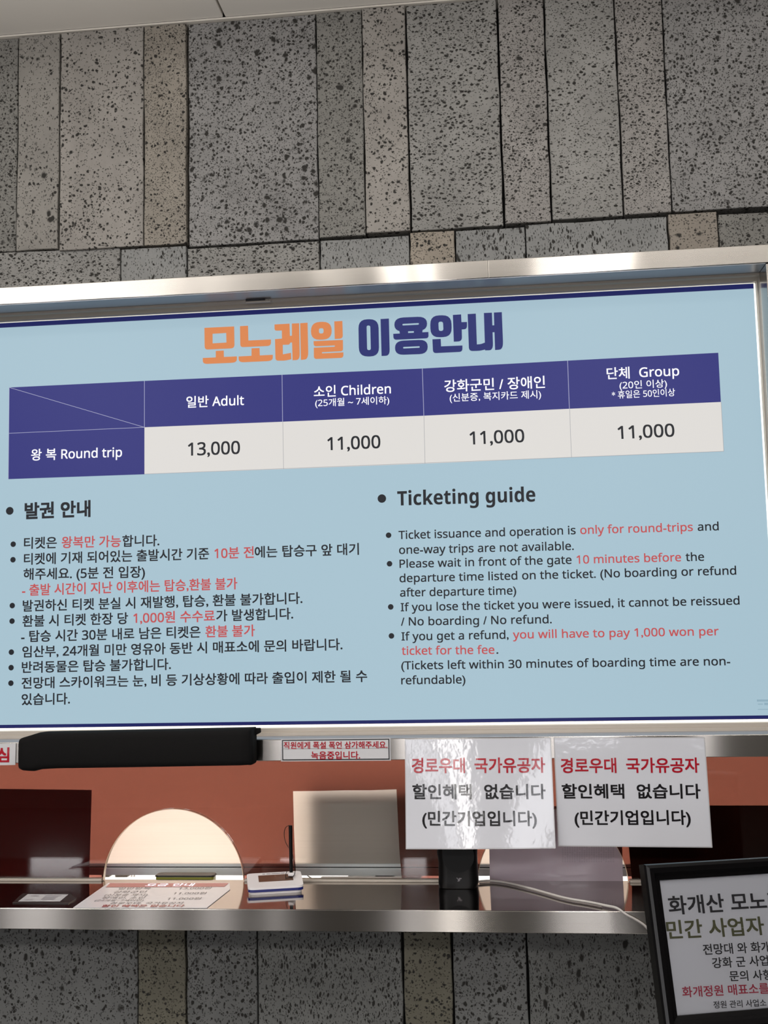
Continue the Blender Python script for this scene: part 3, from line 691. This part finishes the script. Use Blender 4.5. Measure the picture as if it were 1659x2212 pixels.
# polished edge of the two holes
def rim(cx_, cz_):
    a0 = math.asin((z0g - cz_) / RR); v = []; f = []; n = 48
    for k in range(n + 1):
        t = math.pi - a0 + (2 * a0 - math.pi) * k / n
        for (rr, y) in ((RR - 0.0002, -0.0003), (RR - 0.0002, 0.0095), (RR - 0.0012, 0.0095), (RR - 0.0012, -0.0003)):
            v.append((cx_ + math.cos(t) * rr, y, cz_ + math.sin(t) * rr))
    for k in range(n):
        for j in range(4): f.append((k * 4 + j, k * 4 + (j + 1) % 4, k * 4 + 4 + (j + 1) % 4, k * 4 + 4 + j))
    f += [(0, 1, 2, 3), (n * 4, n * 4 + 3, n * 4 + 2, n * 4 + 1)]
    mk('hole_rim', v, f, mat('polished_glass_edge', sr(226, 200, 170), rough=0.2), win)
rim(c1x, cz1); rim(c2x, cz2)
# steel channel the panes stand in, interrupted at the holes
xa1, xb1 = c1x - RR, c1x + RR; xa2, xb2 = c2x - RR, c2x + RR
for a, b in ((XL + .1, xa1 - .002), (xb1 + .002, xa2 - .002), (xb2 + .002, x_j)):
    box('bottom_channel', a, b, -0.004, 0.0135, ZSH + 0.0002, ZSH + 0.0048, M['alu'], win, bevel=0.0008)

# ================================================================ ROLLER BLIND AND BOOTH
YB = 0.12
Pbl = PY(YB)
zb0 = Pbl(373, 1865).z
bx0, bx1 = -1.7, 1.1
bl_ = empty('roller_blind', (-0.3, YB, Pbl(373, 1889).z), 'cream roller blind with a grey bottom bar hanging behind the tinted ticket window', 'blind')
box('blind_fabric', bx0, bx1, YB, YB + 0.0015, zb0, 1.75, M['blind'], bl_)
box('bar_upper', bx0, bx1, YB - 0.006, YB + 0.010, Pbl(373, 1870.5).z, zb0, M['bar'], bl_)
box('bar_groove', bx0, bx1, YB - 0.003, YB + 0.010, Pbl(373, 1873).z, Pbl(373, 1870.5).z, M['bar_dark'], bl_)
box('bottom_bar', bx0, bx1, YB - 0.010, YB + 0.012, Pbl(373, 1888.5).z, Pbl(373, 1873).z, M['bar'], bl_, bevel=0.001)

dk = empty('booth_desk', (-0.3, 0.55, 0), 'pale desk inside the booth glimpsed under the blind through the left hole', 'desk')
box('desk_top', -1.7, 1.1, 0.105, 0.85, 1.047, 1.06, M['booth'], dk, bevel=0.002)
for x in (-1.65, 0.3, 1.05): box('leg', x - .02, x + .02, .2, .24, 0.0, 1.035, M['booth'], dk)
mo = empty('monitor', (-0.2, 0.17, 1.06), 'dark monitor whose shadow shows on the blind in the clear cut-out', 'monitor')
ma, mb = PY(0.135)(668, 1800).x, PY(0.135)(985, 1800).x
mzt = PY(0.135)(780, 1694).z
box('screen_case', ma, mb, 0.136, 0.165, 1.075, mzt, M['black'], mo, bevel=0.004)
box('neck', (ma + mb) / 2 - .02, (ma + mb) / 2 + .02, 0.165, 0.185, 1.064, 1.12, M['black'], mo)
box('foot', (ma + mb) / 2 - .08, (ma + mb) / 2 + .08, 0.14, 0.24, 1.0602, 1.066, M['black'], mo, bevel=0.003)
# things glimpsed through the left hole
Pi = PY(0.17)
for a, b, lb in ((219, 236, 'narrow dark box on the booth desk, leftmost through the left hole'), (248, 276, 'wider dark box on the booth desk, right of the narrow one')):
    o = box('dark_box', Pi(a, 1900).x, Pi(b, 1900).x, 0.17, 0.21, 1.0602, Pi(a, 1886).z, mat('dull_brown_card', sr(90, 82, 74), rough=0.7), bevel=0.002); tag(o, lb, 'box')
Pi = PY(0.16)
for a, b in ((284, 288), (290, 293)):
    o = tube('desk_cable', [(Pi(a, 1889).x, .16, 1.0625), (Pi(a, 1889).x, .165, 1.09), (Pi(b, 1889).x, .17, 1.12)], 0.002, M['cable']); tag(o, 'white cable rising from the booth desk, %s the two beside the dark boxes' % ('left of' if a == 284 else 'right of'), 'cable', 'booth desk cables')

# black and yellow pad lying just behind the left hole
zz = ZSH
pa, pb2 = PY(0.045)(337, 1900), PY(0.045)(466, 1900)
ip = empty('stamp_pad', ((pa.x + pb2.x) / 2, 0.06, zz), 'low black case with a yellow-green base behind the left hole', 'case')
def rbox(name, x0, x1, y0, y1, z0, z1, r, m, par):      # rounded in plan
    pts = rounded([(x0, y0, r), (x1, y0, r), (x1, y1, r), (x0, y1, r)], 6); k = len(pts)
    v = [(p.x, p.y, z0) for p in pts] + [(p.x, p.y, z1 - 0.002) for p in pts] + [((p.x - (x0 + x1) / 2) * .97 + (x0 + x1) / 2, (p.y - (y0 + y1) / 2) * .97 + (y0 + y1) / 2, z1) for p in pts]
    f = [tuple(range(k - 1, -1, -1)), tuple(range(2 * k, 3 * k))]
    for r_ in (0, 1): f += [(r_ * k + i, r_ * k + (i + 1) % k, (r_ + 1) * k + (i + 1) % k, (r_ + 1) * k + i) for i in range(k)]
    return mk(name, v, f, m, par)
rbox('base', pa.x + .002, pb2.x - .002, 0.032, 0.060, 1.0602, zz + 0.002, 0.008, M['yellow'], ip)
rbox('lid', pa.x, pb2.x, 0.030, 0.062, zz + 0.002, PY(0.030)(400, 1891.5).z, 0.010, M['black'], ip)

# ================================================================ PAPERS BEHIND THE GLASS
def sheet(name, px, Y, th, m, label, cat='paper', group=None, par=None):
    P = PY(Y); o = thick(name, [P(*p) for p in px], th, (0, -1, 0), m, par)
    if not par: tag(o, label, cat, group)
    return o
o = sheet('notice_sheet', [(-190, 1898), (192.5, 1897), (198, 1706.5), (-190, 1702)], 0.0105, 0.0008, translucent_paper('mauve_sheet', sr(190, 150, 190), 0.10), 'dark back of a sheet taped inside the tinted glass, left of the left hole')
o = sheet('notice_sheet', [(1365, 1900), (1672, 1900), (1668, 1740), (1350, 1740)], 0.0105, 0.0008, mat('dark_board', sr(30, 22, 22), rough=0.8), 'near-black sheet inside the tinted glass, right of the right hole')
tp = empty('thin_notice', (PY(.0125)(1200, 1900).x, 0.0125, ZSH), 'pale lilac thin sheet covering most of the right hole from inside', 'paper')
Pp = PY(0.0125)
thick('paper', [Pp(1058, 1909), Pp(1346, 1909), Pp(1342, 1742), Pp(1056, 1742)], 0.0005, (0, -1, 0), M['thin_paper'], tp)
Pp2 = PY(0.0123)
vv = []; ff = []
for r_ in range(9):
    y0 = 1829 + r_ * 3.9
    for k in range(22):
        if (k * 7 + r_ * 3) % 11 == 0: continue
        x0 = 1214 + k * 5.2; i0 = len(vv)
        vv += [Pp2(x0, y0 + 2.2), Pp2(x0 + 3.4, y0 + 2.2), Pp2(x0 + 3.4, y0), Pp2(x0, y0)]; ff.append((i0, i0 + 1, i0 + 2, i0 + 3))
pr_ = flat('show_through_print', vv, ff, mat('show_through_grey', sr(176, 165, 175), rough=0.8), tp); pr_['kind'] = 'stuff'

# ================================================================ NOTICES TAPED OUTSIDE
def notice(corn, Y, label, lines, parent_name='laminated_notice', tilt=0.0):
    P = PY(Y); c = [P(*p) for p in corn]      # TL TR BR BL
    base = (c[2] + c[3]) / 2
    e = empty(parent_name, base, label, 'notice')
    d = lambda p, dx, dz: p + Vector((dx, 0.0006, dz))
    thick('laminate_edge', [d(c[3], -.002, -.002), d(c[2], .002, -.002), d(c[1], .002, .002), d(c[0], -.002, .002)], 0.0004, (0, -1, 0), M['laminate'], e)
    thick('paper_face', [c[3], c[2], c[1], c[0]], 0.0006, (0, -1, 0), M['paper'], e)
    P2 = PY(Y - 0.0004)
    dy = 4.2 if tilt else 3.0
    for s, p0, p1, em, m in lines: text(s, (p0[0], p0[1] - dy), (p1[0], p1[1] - dy), em, P2, m, e, .020)
    flush()
    if tilt:      # hangs from its top edge: the free bottom stands off a little and the sheet bellies
        zt, zb_ = c[0].z, c[3].z; x0_, x1_ = c[0].x, c[1].x
        for ob in e.children:
            me = ob.data
            if ob.name.startswith('paper') or ob.name.startswith('laminate'):
                bm = bmesh.new(); bm.from_mesh(me); bmesh.ops.triangulate(bm, faces=bm.faces)
                bmesh.ops.subdivide_edges(bm, edges=bm.edges, cuts=15, use_grid_fill=True)
                for ed in bm.edges:
                    if len(ed.link_faces) == 2 and ed.calc_face_angle() > 0.5: ed.smooth = False
                bm.to_mesh(me); bm.free()
                for p in me.polygons: p.use_smooth = True
            for v in me.vertices:
                w = v.co + ob.location + base
                t = max(0.0, (zt - w.z) / (zt - zb_)); u = (w.x - x0_) / (x1_ - x0_)
                v.co.y -= tilt * (t ** 1.3) + 0.004 * math.sin(math.pi * min(max(u, 0), 1)) * t
    return e
ir, ib = M['ink_red'], M['ink_black']
notice([(876.3, 1598.4), (1188, 1595.6), (1196.8, 1825), (881, 1827)], -0.0875, 'white laminated notice with red and black Korean lines, glare across it, left of the pair',
       [('경로우대', (890, 1673), (1005, 1672.6), 35, ir), ('국가유공자', (1025.5, 1672.5), (1178, 1672), 35, ir), ('할인혜택', (892, 1728), (1019.5, 1727.8), 34, ib), ('없습니다', (1046.5, 1727.7), (1178.7, 1727.5), 34, ib), ('(민간기업입니다)', (913.8, 1784), (1159.5, 1784), 34, ib)], tilt=0.024)
notice([(1198, 1595), (1520.4, 1595), (1536.7, 1829), (1208, 1826)], -0.0875, 'white laminated notice with red and black Korean lines, glare-free, right of the pair',
       [('경로우대', (1211.7, 1672.5), (1332, 1672.1), 35, ir), ('국가유공자', (1353, 1672), (1511.4, 1671.5), 35, ir), ('할인혜택', (1214, 1727.5), (1349, 1727.5), 34, ib), ('없습니다', (1376, 1727.5), (1514, 1727.5), 34, ib), ('(민간기업입니다)', (1241.6, 1785), (1492.6, 1784), 34, ib)])
# narrow label on the middle rail
Pn = PY(-0.0868)
nl = empty('warning_label', Pn(726, 1642), 'narrow white label with two red Korean lines and a black border on the steel rail', 'notice')
thick('laminate_edge', [Pn(607, 1645), Pn(844.5, 1643), Pn(843.5, 1593), Pn(607.5, 1596)], 0.0006, (0, -1, 0), M['laminate'], nl)
Pn2 = PY(-0.0873); Pn3 = PY(-0.0878); Pn4 = PY(-0.0883)
thick('border', [Pn2(610, 1642.5), Pn2(841.5, 1640.5), Pn2(840.7, 1596), Pn2(609.5, 1598.7)], 0.0004, (0, -1, 0), M['black'], nl)
thick('paper_face', [Pn3(612, 1640.5), Pn3(839.5, 1638.5), Pn3(838.8, 1598), Pn3(611.3, 1600.7)], 0.0004, (0, -1, 0), M['paper_flat'], nl)
text('직원에게 폭설 폭언 삼가해주세요.', (612.8, 1618), (837, 1616.5), 17, Pn4, ir, nl, .018)
text('녹음중입니다.', (672.2, 1640), (778, 1639.6), 18.5, Pn4, ir, nl, .018)
flat('seam_line', [Pn4(612, 1618), Pn4(839, 1616.3), Pn4(839, 1615.7), Pn4(612, 1617.4)], [(0, 1, 2, 3)], M['ink_grey'], nl)
nl2 = empty('warning_label', Pn(-60, 1653), 'white label with large red Korean lettering cut off by the left edge', 'notice')
thick('paper_face', [Pn(-210, 1656), Pn(33, 1652.5), Pn(34.2, 1605.6), Pn(-210, 1611)], 0.0008, (0, -1, 0), M['paper_flat'], nl2)
text('심', (-7, 1646), (19.8, 1646), 34, Pn2, ir, nl2, .03)

# ================================================================ BLACK PADDED COVER ON THE RAIL
def padded():
    st = [  # px, ytop, ybot, depth
        (41, 1608, 1650, .030), (42.5, 1600, 1656, .050), (46, 1594.5, 1661, .062), (54, 1591.5, 1663.5, .068), (68, 1587.5, 1664.5, .070), (80, 1583.5, 1665, .070),
        (92, 1582.4, 1661, .070), (130, 1581.6, 1659, .070), (200, 1580.5, 1658, .070), (270, 1579, 1657, .070), (360, 1577, 1655.5, .070), (450, 1575, 1654, .070), (520, 1573.6, 1653, .068), (539, 1573.2, 1652.5, .062), (543, 1573, 1653, .056)]
    Yb = -0.087; v = []; f = []; n = 20
    P = PY(-0.135)
    for (px, yt, yb, d) in st:
        a, b = P(px, yt), P(px, yb); cz = (a.z + b.z) / 2; hz = (a.z - b.z) / 2; x = (a.x + b.x) / 2
        for k in range(n):
            t = math.tau * k / n
            c, s = math.cos(t), math.sin(t)
            y = Yb - d / 2 + math.copysign(abs(c) ** 0.35, c) * d / 2
            z = cz + math.copysign(abs(s) ** 0.35, s) * hz
            v.append((x, y, z))
    for i in range(len(st) - 1):
        for k in range(n): f.append((i * n + k, i * n + (k + 1) % n, (i + 1) * n + (k + 1) % n, (i + 1) * n + k))
    f.append(tuple(range(n - 1, -1, -1))); f.append(tuple((len(st) - 1) * n + k for k in range(n)))
    return v, f
pc = empty('padded_cover', PY(-0.12)(300, 1657), 'long black padded fabric cover over the steel rail at left', 'cover')
v, f = padded(); mk('padded_sleeve', v, f, M['fabric'], pc, smooth=True)
# folded flap at its right end
Pq = PY(-0.10)
thick('end_flap', [Pq(538, 1596), Pq(548, 1590), Pq(562, 1583), Pq(561, 1573), Pq(538, 1573.5)], 0.012, (0, -1, 0), M['fabric'], pc, bevel=0.002)
thick('end_flap', [Pq(535, 1653), Pq(542, 1653), Pq(552, 1645), Pq(541, 1643.5), Pq(535, 1643)], 0.010, (0, -1, 0), M['fabric'], pc, bevel=0.0015)

# ================================================================ THINGS ON THE SHELF
S = lambda dz: PZ(ZSH + dz)
# price sheet lying flat
ps = empty('price_sheet', S(0)(330, 1935), 'laminated price sheet with a red header lying flat on the steel shelf', 'sheet')
A = S(.0012)
c = [A(158, 1960.5), A(447, 1960.5), A(497, 1921), A(496, 1907), A(234, 1907)]
thick('laminate', c, 0.0009, (0, 0, 1), mat('price_sheet_laminate', sr(226, 222, 224), rough=0.3), ps)
B = S(.0016); Cc = S(.0019)
flat('header_band', [B(228, 1916.5), B(485, 1915.5), B(494, 1907.6), B(238, 1907.6)], [(0, 1, 2, 3)], M['red_head'], ps)
text('요금 안내', (312, 1914.2), (416, 1914), 6.4, Cc, M['t_white'], ps, .02)  # header letters glow with the sign's backlit white on an unlit sheet
g = M['ink_grey']
text('일반왕복', (253, 1921.5), (323, 1921), 5.0, Cc, g, ps, 0); text('13,000원', (384, 1921), (454, 1920.5), 5.4, Cc, g, ps, 0)
text('강화군민', (243, 1929), (313, 1928.5), 5.4, Cc, g, ps, 0); text('11,000원', (372, 1932), (443, 1931.5), 5.6, Cc, g, ps, 0)
text('(신분증 제시)', (224, 1935.5), (316, 1935), 5.4, Cc, g, ps, 0)
text('장애인, 소인', (218, 1941.5), (310, 1941), 5.4, Cc, g, ps, 0); text('11,000원', (359, 1943.5), (432, 1943), 5.6, Cc, g, ps, 0)
text('(24개월~7세미만)', (203, 1947), (308, 1946.5), 4.8, Cc, g, ps, 0)
text('경로우대, 국가유공자', (235, 1953), (395, 1952.5), 5.2, Cc, g, ps, 0)
text('할인 혜택은 없습니다', (217, 1959.3), (396, 1958.8), 5.6, Cc, M['red_head'], ps, .02)
# card holder at left
ch = empty('card_holder', S(0)(95, 1940), 'flat smoky card holder with printed white label at the left end of shelf', 'card')
thick('holder', [S(.002)(27, 1949), S(.002)(148, 1950), S(.002)(164, 1942), S(.002)(153, 1930), S(.002)(49, 1929.5)], 0.0018, (0, 0, 1), mat('smoky_acrylic', sr(60, 52, 50), rough=0.08), ch)
B = S(.0024)
flat('white_label', [B(39, 1947.3), B(129, 1947.3), B(147.5, 1932), B(60, 1931.5)], [(0, 1, 2, 3)], M['paper_flat'], ch)
B = S(.0027)
for x0, x1, y in ((66, 84, 1935), (98, 132, 1934.5), (94, 124, 1937.5), (91, 120, 1940), (88, 116, 1942.5), (52, 70, 1943.5)):
    flat('print_line', [B(x0, y + .8), B(x1, y + .8), B(x1 + 1, y - .6), B(x0 + 1, y - .6)], [(0, 1, 2, 3)], M['ink_pale'], ch)

# signature pad: wedge body, blue rim, screen, pen
fl_ = S(0)(537, 1934.5); fr_ = S(0)(655, 1927.5)
ux = (fr_ - fl_).normalized(); uy = Vector((-ux.y, ux.x, 0))
wd_ = (fr_ - fl_).length
sp = empty('signature_pad', fl_ + ux * wd_ / 2 + uy * 0.05, 'white signature pad with a blue rim and brown display on the shelf', 'card reader')
D = 0.068
def padpt(u, v, z): return fl_ + ux * (u * wd_) + uy * (v * D) + Vector((0, 0, z))
def ztop(v): return 0.014 + 0.013 * v
def padslab(name, u0, u1, v0, v1, zlo, zhi, m, r=0.06, bulge=0.0):
    pts = rounded([(u0, v0, r), (u1, v0, r), (u1, v1, r), (u0, v1, r)], 5); k = len(pts)
    def bl(p): return p.y - bulge * (1 - (2 * (p.x - (u0 + u1) / 2) / (u1 - u0)) ** 2) * (1 if p.y < 0.5 else 0)
    v = [padpt(p.x, bl(p), zlo(p.y)) for p in pts] + [padpt(p.x, bl(p), zhi(p.y)) for p in pts]
    cx_, cy_ = (u0 + u1) / 2, (v0 + v1) / 2
    f = [tuple(range(k - 1, -1, -1)), tuple(range(k, 2 * k))] + [(i, (i + 1) % k, k + (i + 1) % k, k + i) for i in range(k)]
    return mk(name, v, f, m, sp, bevel=0.0)
padslab('base', 0.02, 0.98, 0.03, .98, lambda v: 0.0003, lambda v: ztop(v) - .009, M['white_plastic'], .1, .05)
padslab('blue_rim', -0.01, 1.01, 0.0, 1.0, lambda v: ztop(v) - .009, lambda v: ztop(v) - .004, M['blue_plastic'], .1, .06)
padslab('body', -0.01, 1.01, 0.0, 1.0, lambda v: ztop(v) - .004, lambda v: ztop(v), M['white_plastic'], .1, .06)
padslab('display', 0.20, 0.84, 0.36, 0.80, lambda v: ztop(v) + .0001, lambda v: ztop(v) + .0006, M['brown_glass'], .005)
for u0, u1 in ((0.28, 0.33), (0.36, 0.44), (0.45, 0.62), (0.63, 0.70)):
    padslab('logo_print', u0, u1, 0.885, 0.915, lambda v: ztop(v) + .0001, lambda v: ztop(v) + .0003, M['ink_grey'], .001)
# pen standing in its socket with a coiled cord
yp = fl_.y + 0.062
Pq = PY(yp)
pen = empty('stylus_pen', Pq(629, 1886), 'thin black stylus pen standing upright in the signature pad', 'pen')
pt, pb_ = Pq(627.5, 1783), Pq(629, 1884.5)
def prism(name, a, b, r0, r1, n, m, par):
    v = []; 
    for c_, r in ((a, r0), (b, r1)):
        for k in range(n): v.append(c_ + Vector((math.cos(math.tau * (k + .5) / n) * r, math.sin(math.tau * (k + .5) / n) * r, 0)))
    f = [tuple(range(n)), tuple(range(2 * n - 1, n - 1, -1))] + [(k, (k + 1) % n, n + (k + 1) % n, n + k) for k in range(n)]
    return mk(name, v, f, m, par, bevel=0.0006, seg=1)
prism('barrel', pt, pb_, 0.0039, 0.0036, 8, M['black'], pen)
tube('cord', [Pq(625, 1783), Pq(617, 1785), Pq(613, 1800), Pq(616, 1820), Pq(624, 1832)], 0.0006, M['black'], pen)
Pq2 = PY(yp - 0.012)
tube('cord', [Pq2(632, 1845), Pq2(635, 1860), Pq2(638.5, 1880), Pq2(635, 1893), Pq2(624, 1896), Pq2(617, 1897)], 0.0006, M['black'], pen)
tube('cord', [Pq2(620, 1882), Pq2(617.5, 1886), Pq2(617, 1896), Pq2(618, 1902)], 0.0006, M['black'], pen)
box('pen_socket', *sorted((Pq(623, 1886).x, Pq(637, 1886).x)), yp - .007, yp + .007, Pq(629, 1888).z - .003, Pq(629, 1884).z, M['white_plastic'], sp, bevel=0.002)

# black speaker on the shelf behind the left notice
bp_ = S(0)(989, 1921)
spk = empty('speaker', (bp_.x, bp_.y + .03, ZSH), 'black rounded desktop speaker standing on the shelf under the glare-streaked notice', 'speaker')
P = PY(bp_.y)
L_ = [(1921, 950, 1028), (1919, 946.5, 1031), (1907, 945.5, 1033.5), (1895, 946, 1033), (1866, 945.8, 1031), (1856, 944.5, 1030.8), (1846, 942.8, 1030.5), (1832, 942.6, 1030.4), (1812, 942.6, 1030.4), (1805, 946, 1027)]
v = []; n = 24
for (y, xa, xb) in L_:
    a, b = P(xa, y), P(xb, y); hx = (b.x - a.x) / 2; cx_ = (a.x + b.x) / 2; z = max((a.z + b.z) / 2, ZSH + 0.0003); hy = 0.026
    for k in range(n):
        t = math.tau * k / n; c_, s_ = math.cos(t), math.sin(t)
        v.append((cx_ + math.copysign(abs(c_) ** .5, c_) * hx, bp_.y + hy + math.copysign(abs(s_) ** .5, s_) * hy, z))
f = [tuple(range(n - 1, -1, -1)), tuple(range((len(L_) - 1) * n, len(L_) * n))]
for i in range(len(L_) - 1): f += [(i * n + k, i * n + (k + 1) % n, (i + 1) * n + (k + 1) % n, (i + 1) * n + k) for k in range(n)]
mk('housing', v, f, M['black'], spk, smooth=True)
cc = P(990, 1850); r_ = .030
for nm, r0, r1_, yy, mm in (('speaker_grille', 0.0, .031, .0012, mat('speaker_mesh', sr(13, 13, 14), rough=0.5, spec=.2)),):
    v = [(cc.x + math.cos(math.tau * k / 40) * r1_, bp_.y - yy, cc.z + math.sin(math.tau * k / 40) * r1_) for k in range(40)]
    v += [(a, b + .004, c_) for a, b, c_ in v]
    mk(nm, v, [tuple(range(40)), tuple(range(79, 39, -1))] + [(k, (k + 1) % 40, 40 + (k + 1) % 40, 40 + k) for k in range(40)], mm, spk)
Pm = PY(bp_.y - .0008)
fill('emblem', [[(985.5, 1896), (988, 1896), (989.5, 1899), (992, 1896.5), (997, 1896.5), (997, 1899), (994.5, 1899), (993, 1903.5), (988, 1904.5), (989.5, 1901)]], Pm, M['ink_grey'], spk)

# white cable running over the shelf and down over the lip
def on(px, py, dz=.0042): return S(dz)(px, py)
PL = PY(YF - 0.0042)
pts = [on(1030, 1905), on(1050, 1902), on(1075, 1903.5), on(1107, 1909), on(1168, 1925), on(1222, 1941), on(1276, 1949), on(1312, 1957)]
e_ = on(1335, 1966, .0045)
pts += [Vector((e_.x, YF + .006, ZSH + .005)), PL(1352, 1976), PL(1375, 1987), PL(1400, 2004), PL(1420, 2035)]
cb_ = tube('power_cable', pts, 0.0023, M['cable']); tag(cb_, 'white cable crossing the shelf and hanging over its front edge', 'cable')
pts2 = [on(1036, 1909, .002), on(1062, 1906, .002), on(1110, 1914, .002), on(1170, 1929, .002), on(1225, 1946, .002), on(1270, 1953, .002), on(1300, 1959, .002)]
tube('second_strand', [p + Vector((0, .0, 0)) for p in pts2], 0.0014, mat('darker_grey_cable', sr(120, 112, 108), rough=.5), cb_)  # thinner second strand in a darker grey
# small wire end and bright strip behind the glass
wv = tube('loose_wire', [PY(.03)(664, 1891), PY(.03)(671, 1897), PY(.03)(680, 1899), PY(.03)(694, 1899)], 0.0012, M['cable']); tag(wv, 'short loose white wire behind the clear cut-out', 'wire')
pl_ = box('white_strip', PY(.03)(693, 1896).x, PY(.03)(868, 1896).x, .026, .04, ZSH + .0003, PY(.03)(780, 1895.5).z, M['white_plastic'], bevel=.001); tag(pl_, 'thin white strip lying behind the glass foot under the clear cut-out', 'strip')

# ================================================================ BLACK-FRAMED SIGN ON A STAND
a_, b_ = math.radians(13), math.radians(16)
nn = Vector((math.sin(b_) * math.cos(a_), -math.cos(b_) * math.cos(a_), math.sin(a_)))
PP0 = CAM + ray(1500, 2000) * 1.65
def PK(d): return PN(PP0 + nn * d, nn)
K0 = PK(0)
itl, ibl, otl = K0(1421.5, 1902), K0(1460.6, 2193.6), PK(.012)(1383, 1869)
itr_ = K0(1659, 1887)
fx = (itr_ - itl).normalized(); fy = nn.cross(fx).normalized()
if fy.z < 0: fy = -fy
hgt = (itl - ibl).length; wid = 0.31
fb = (otl - itl); bw = max(abs(fb.dot(fx)), abs(fb.dot(fy))); bw = 0.024
st = empty('framed_sign', Vector((K0(1700, 2300).x, K0(1700, 2300).y, 0.0)), 'black-framed white Korean sign on a stand in the right foreground', 'sign')
def fp(u, v, d): return itl + fx * u - fy * v + nn * d
thick('backing_board', [fp(-.01, hgt + .01, -.004), fp(wid + .01, hgt + .01, -.004), fp(wid + .01, -.01, -.004), fp(-.01, -.01, -.004)], .006, nn, M['black'], st)
thick('paper', [fp(-.004, hgt + .004, 0), fp(wid + .004, hgt + .004, 0), fp(wid + .004, -.004, 0), fp(-.004, -.004, 0)], .0015, nn, mat('cool_white_paper', sr(206, 206, 212), rough=0.5), st)
thick('clear_cover', [fp(-.003, hgt + .003, .0022), fp(wid + .003, hgt + .003, .0022), fp(wid + .003, -.003, .0022), fp(-.003, -.003, .0022)], .0008, nn, M['clear_cover'], st)
def mould(c0, c1, d0, d1):      # mitred moulding from corner c0 to c1; d0,d1 outward corner directions (u,v)
    prof = [(0.0, 0.001), (0.0, .006), (.25, .0085), (.45, .015), (.75, .0175), (.93, .016), (1.0, .011), (1.0, -.008), (0.0, -.008)]
    v = []
    for (cu_, cv_), (du, dv) in ((c0, d0), (c1, d1)):
        for t, h in prof: v.append(fp(cu_ + du * bw * t, cv_ + dv * bw * t, h))
    k = len(prof)
    mk('frame_rail', v, [tuple(range(k)), tuple(range(2 * k - 1, k - 1, -1))] + [(i, (i + 1) % k, k + (i + 1) % k, k + i) for i in range(k)], M['black_wood'], st)
mould((0, 0), (wid, 0), (-1, -1), (1, -1)); mould((0, hgt), (wid, hgt), (-1, 1), (1, 1))
mould((0, 0), (0, hgt), (-1, -1), (-1, 1)); mould((wid, 0), (wid, hgt), (1, -1), (1, 1))
cm = fp(wid / 2, hgt / 2, -.014)
rb = fp(wid / 2, hgt + bw, -.02)
tube('stand_pole', [Vector((rb.x, rb.y, .02)), Vector((rb.x, rb.y, rb.z - .05)), Vector((rb.x, rb.y, rb.z)), cm], .012, M['black'], st)
v = [(rb.x + math.cos(math.tau * k / 32) * .15, rb.y + math.sin(math.tau * k / 32) * .15, .0005) for k in range(32)]
v += [(a, b, .018) for a, b, c_ in v]
mk('stand_base', v, [tuple(range(32)), tuple(range(63, 31, -1))] + [(k, (k + 1) % 32, 32 + (k + 1) % 32, 32 + k) for k in range(32)], M['black'], st)
Kt = PK(.0006)
fk, fr2 = mat('sign_black_print', sr(34, 32, 38), rough=0.5), mat('sign_red_print', sr(170, 40, 66), rough=0.5)
text('화개산 모노레일', (1446, 1976), (1657.5, 1964.6), 43.5, Kt, fk, st, .018, prefix='화개산 모노')
text('민간 사업자', (1442, 2028.6), (1653, 2018.7), 43.5, Kt, M['ink_olive'], st, .018)
text('전망대 와 화개정원', (1520, 2062.8), (1644, 2057.3), 25.5, Kt, fk, st, .012, prefix='전망대 와 화')
text('강화 군 사업', (1539.7, 2091.5), (1641, 2086.6), 25, Kt, fk, st, .012, prefix='강화 군 사')
text('문의 사항', (1577, 2119.8), (1648, 2117), 24.5, Kt, fk, st, .012, prefix='문의 사')
text('화개정원 매표소를', (1475, 2154.6), (1639, 2147), 25.5, Kt, fr2, st, .012, prefix='화개정원 매표소')
text('정원 관리 사업소', (1542, 2178.6), (1656, 2173.5), 17.5, Kt, fk, st, .008)

flush()
for o in bpy.data.objects:
    if 'wl' in o: del o['wl']
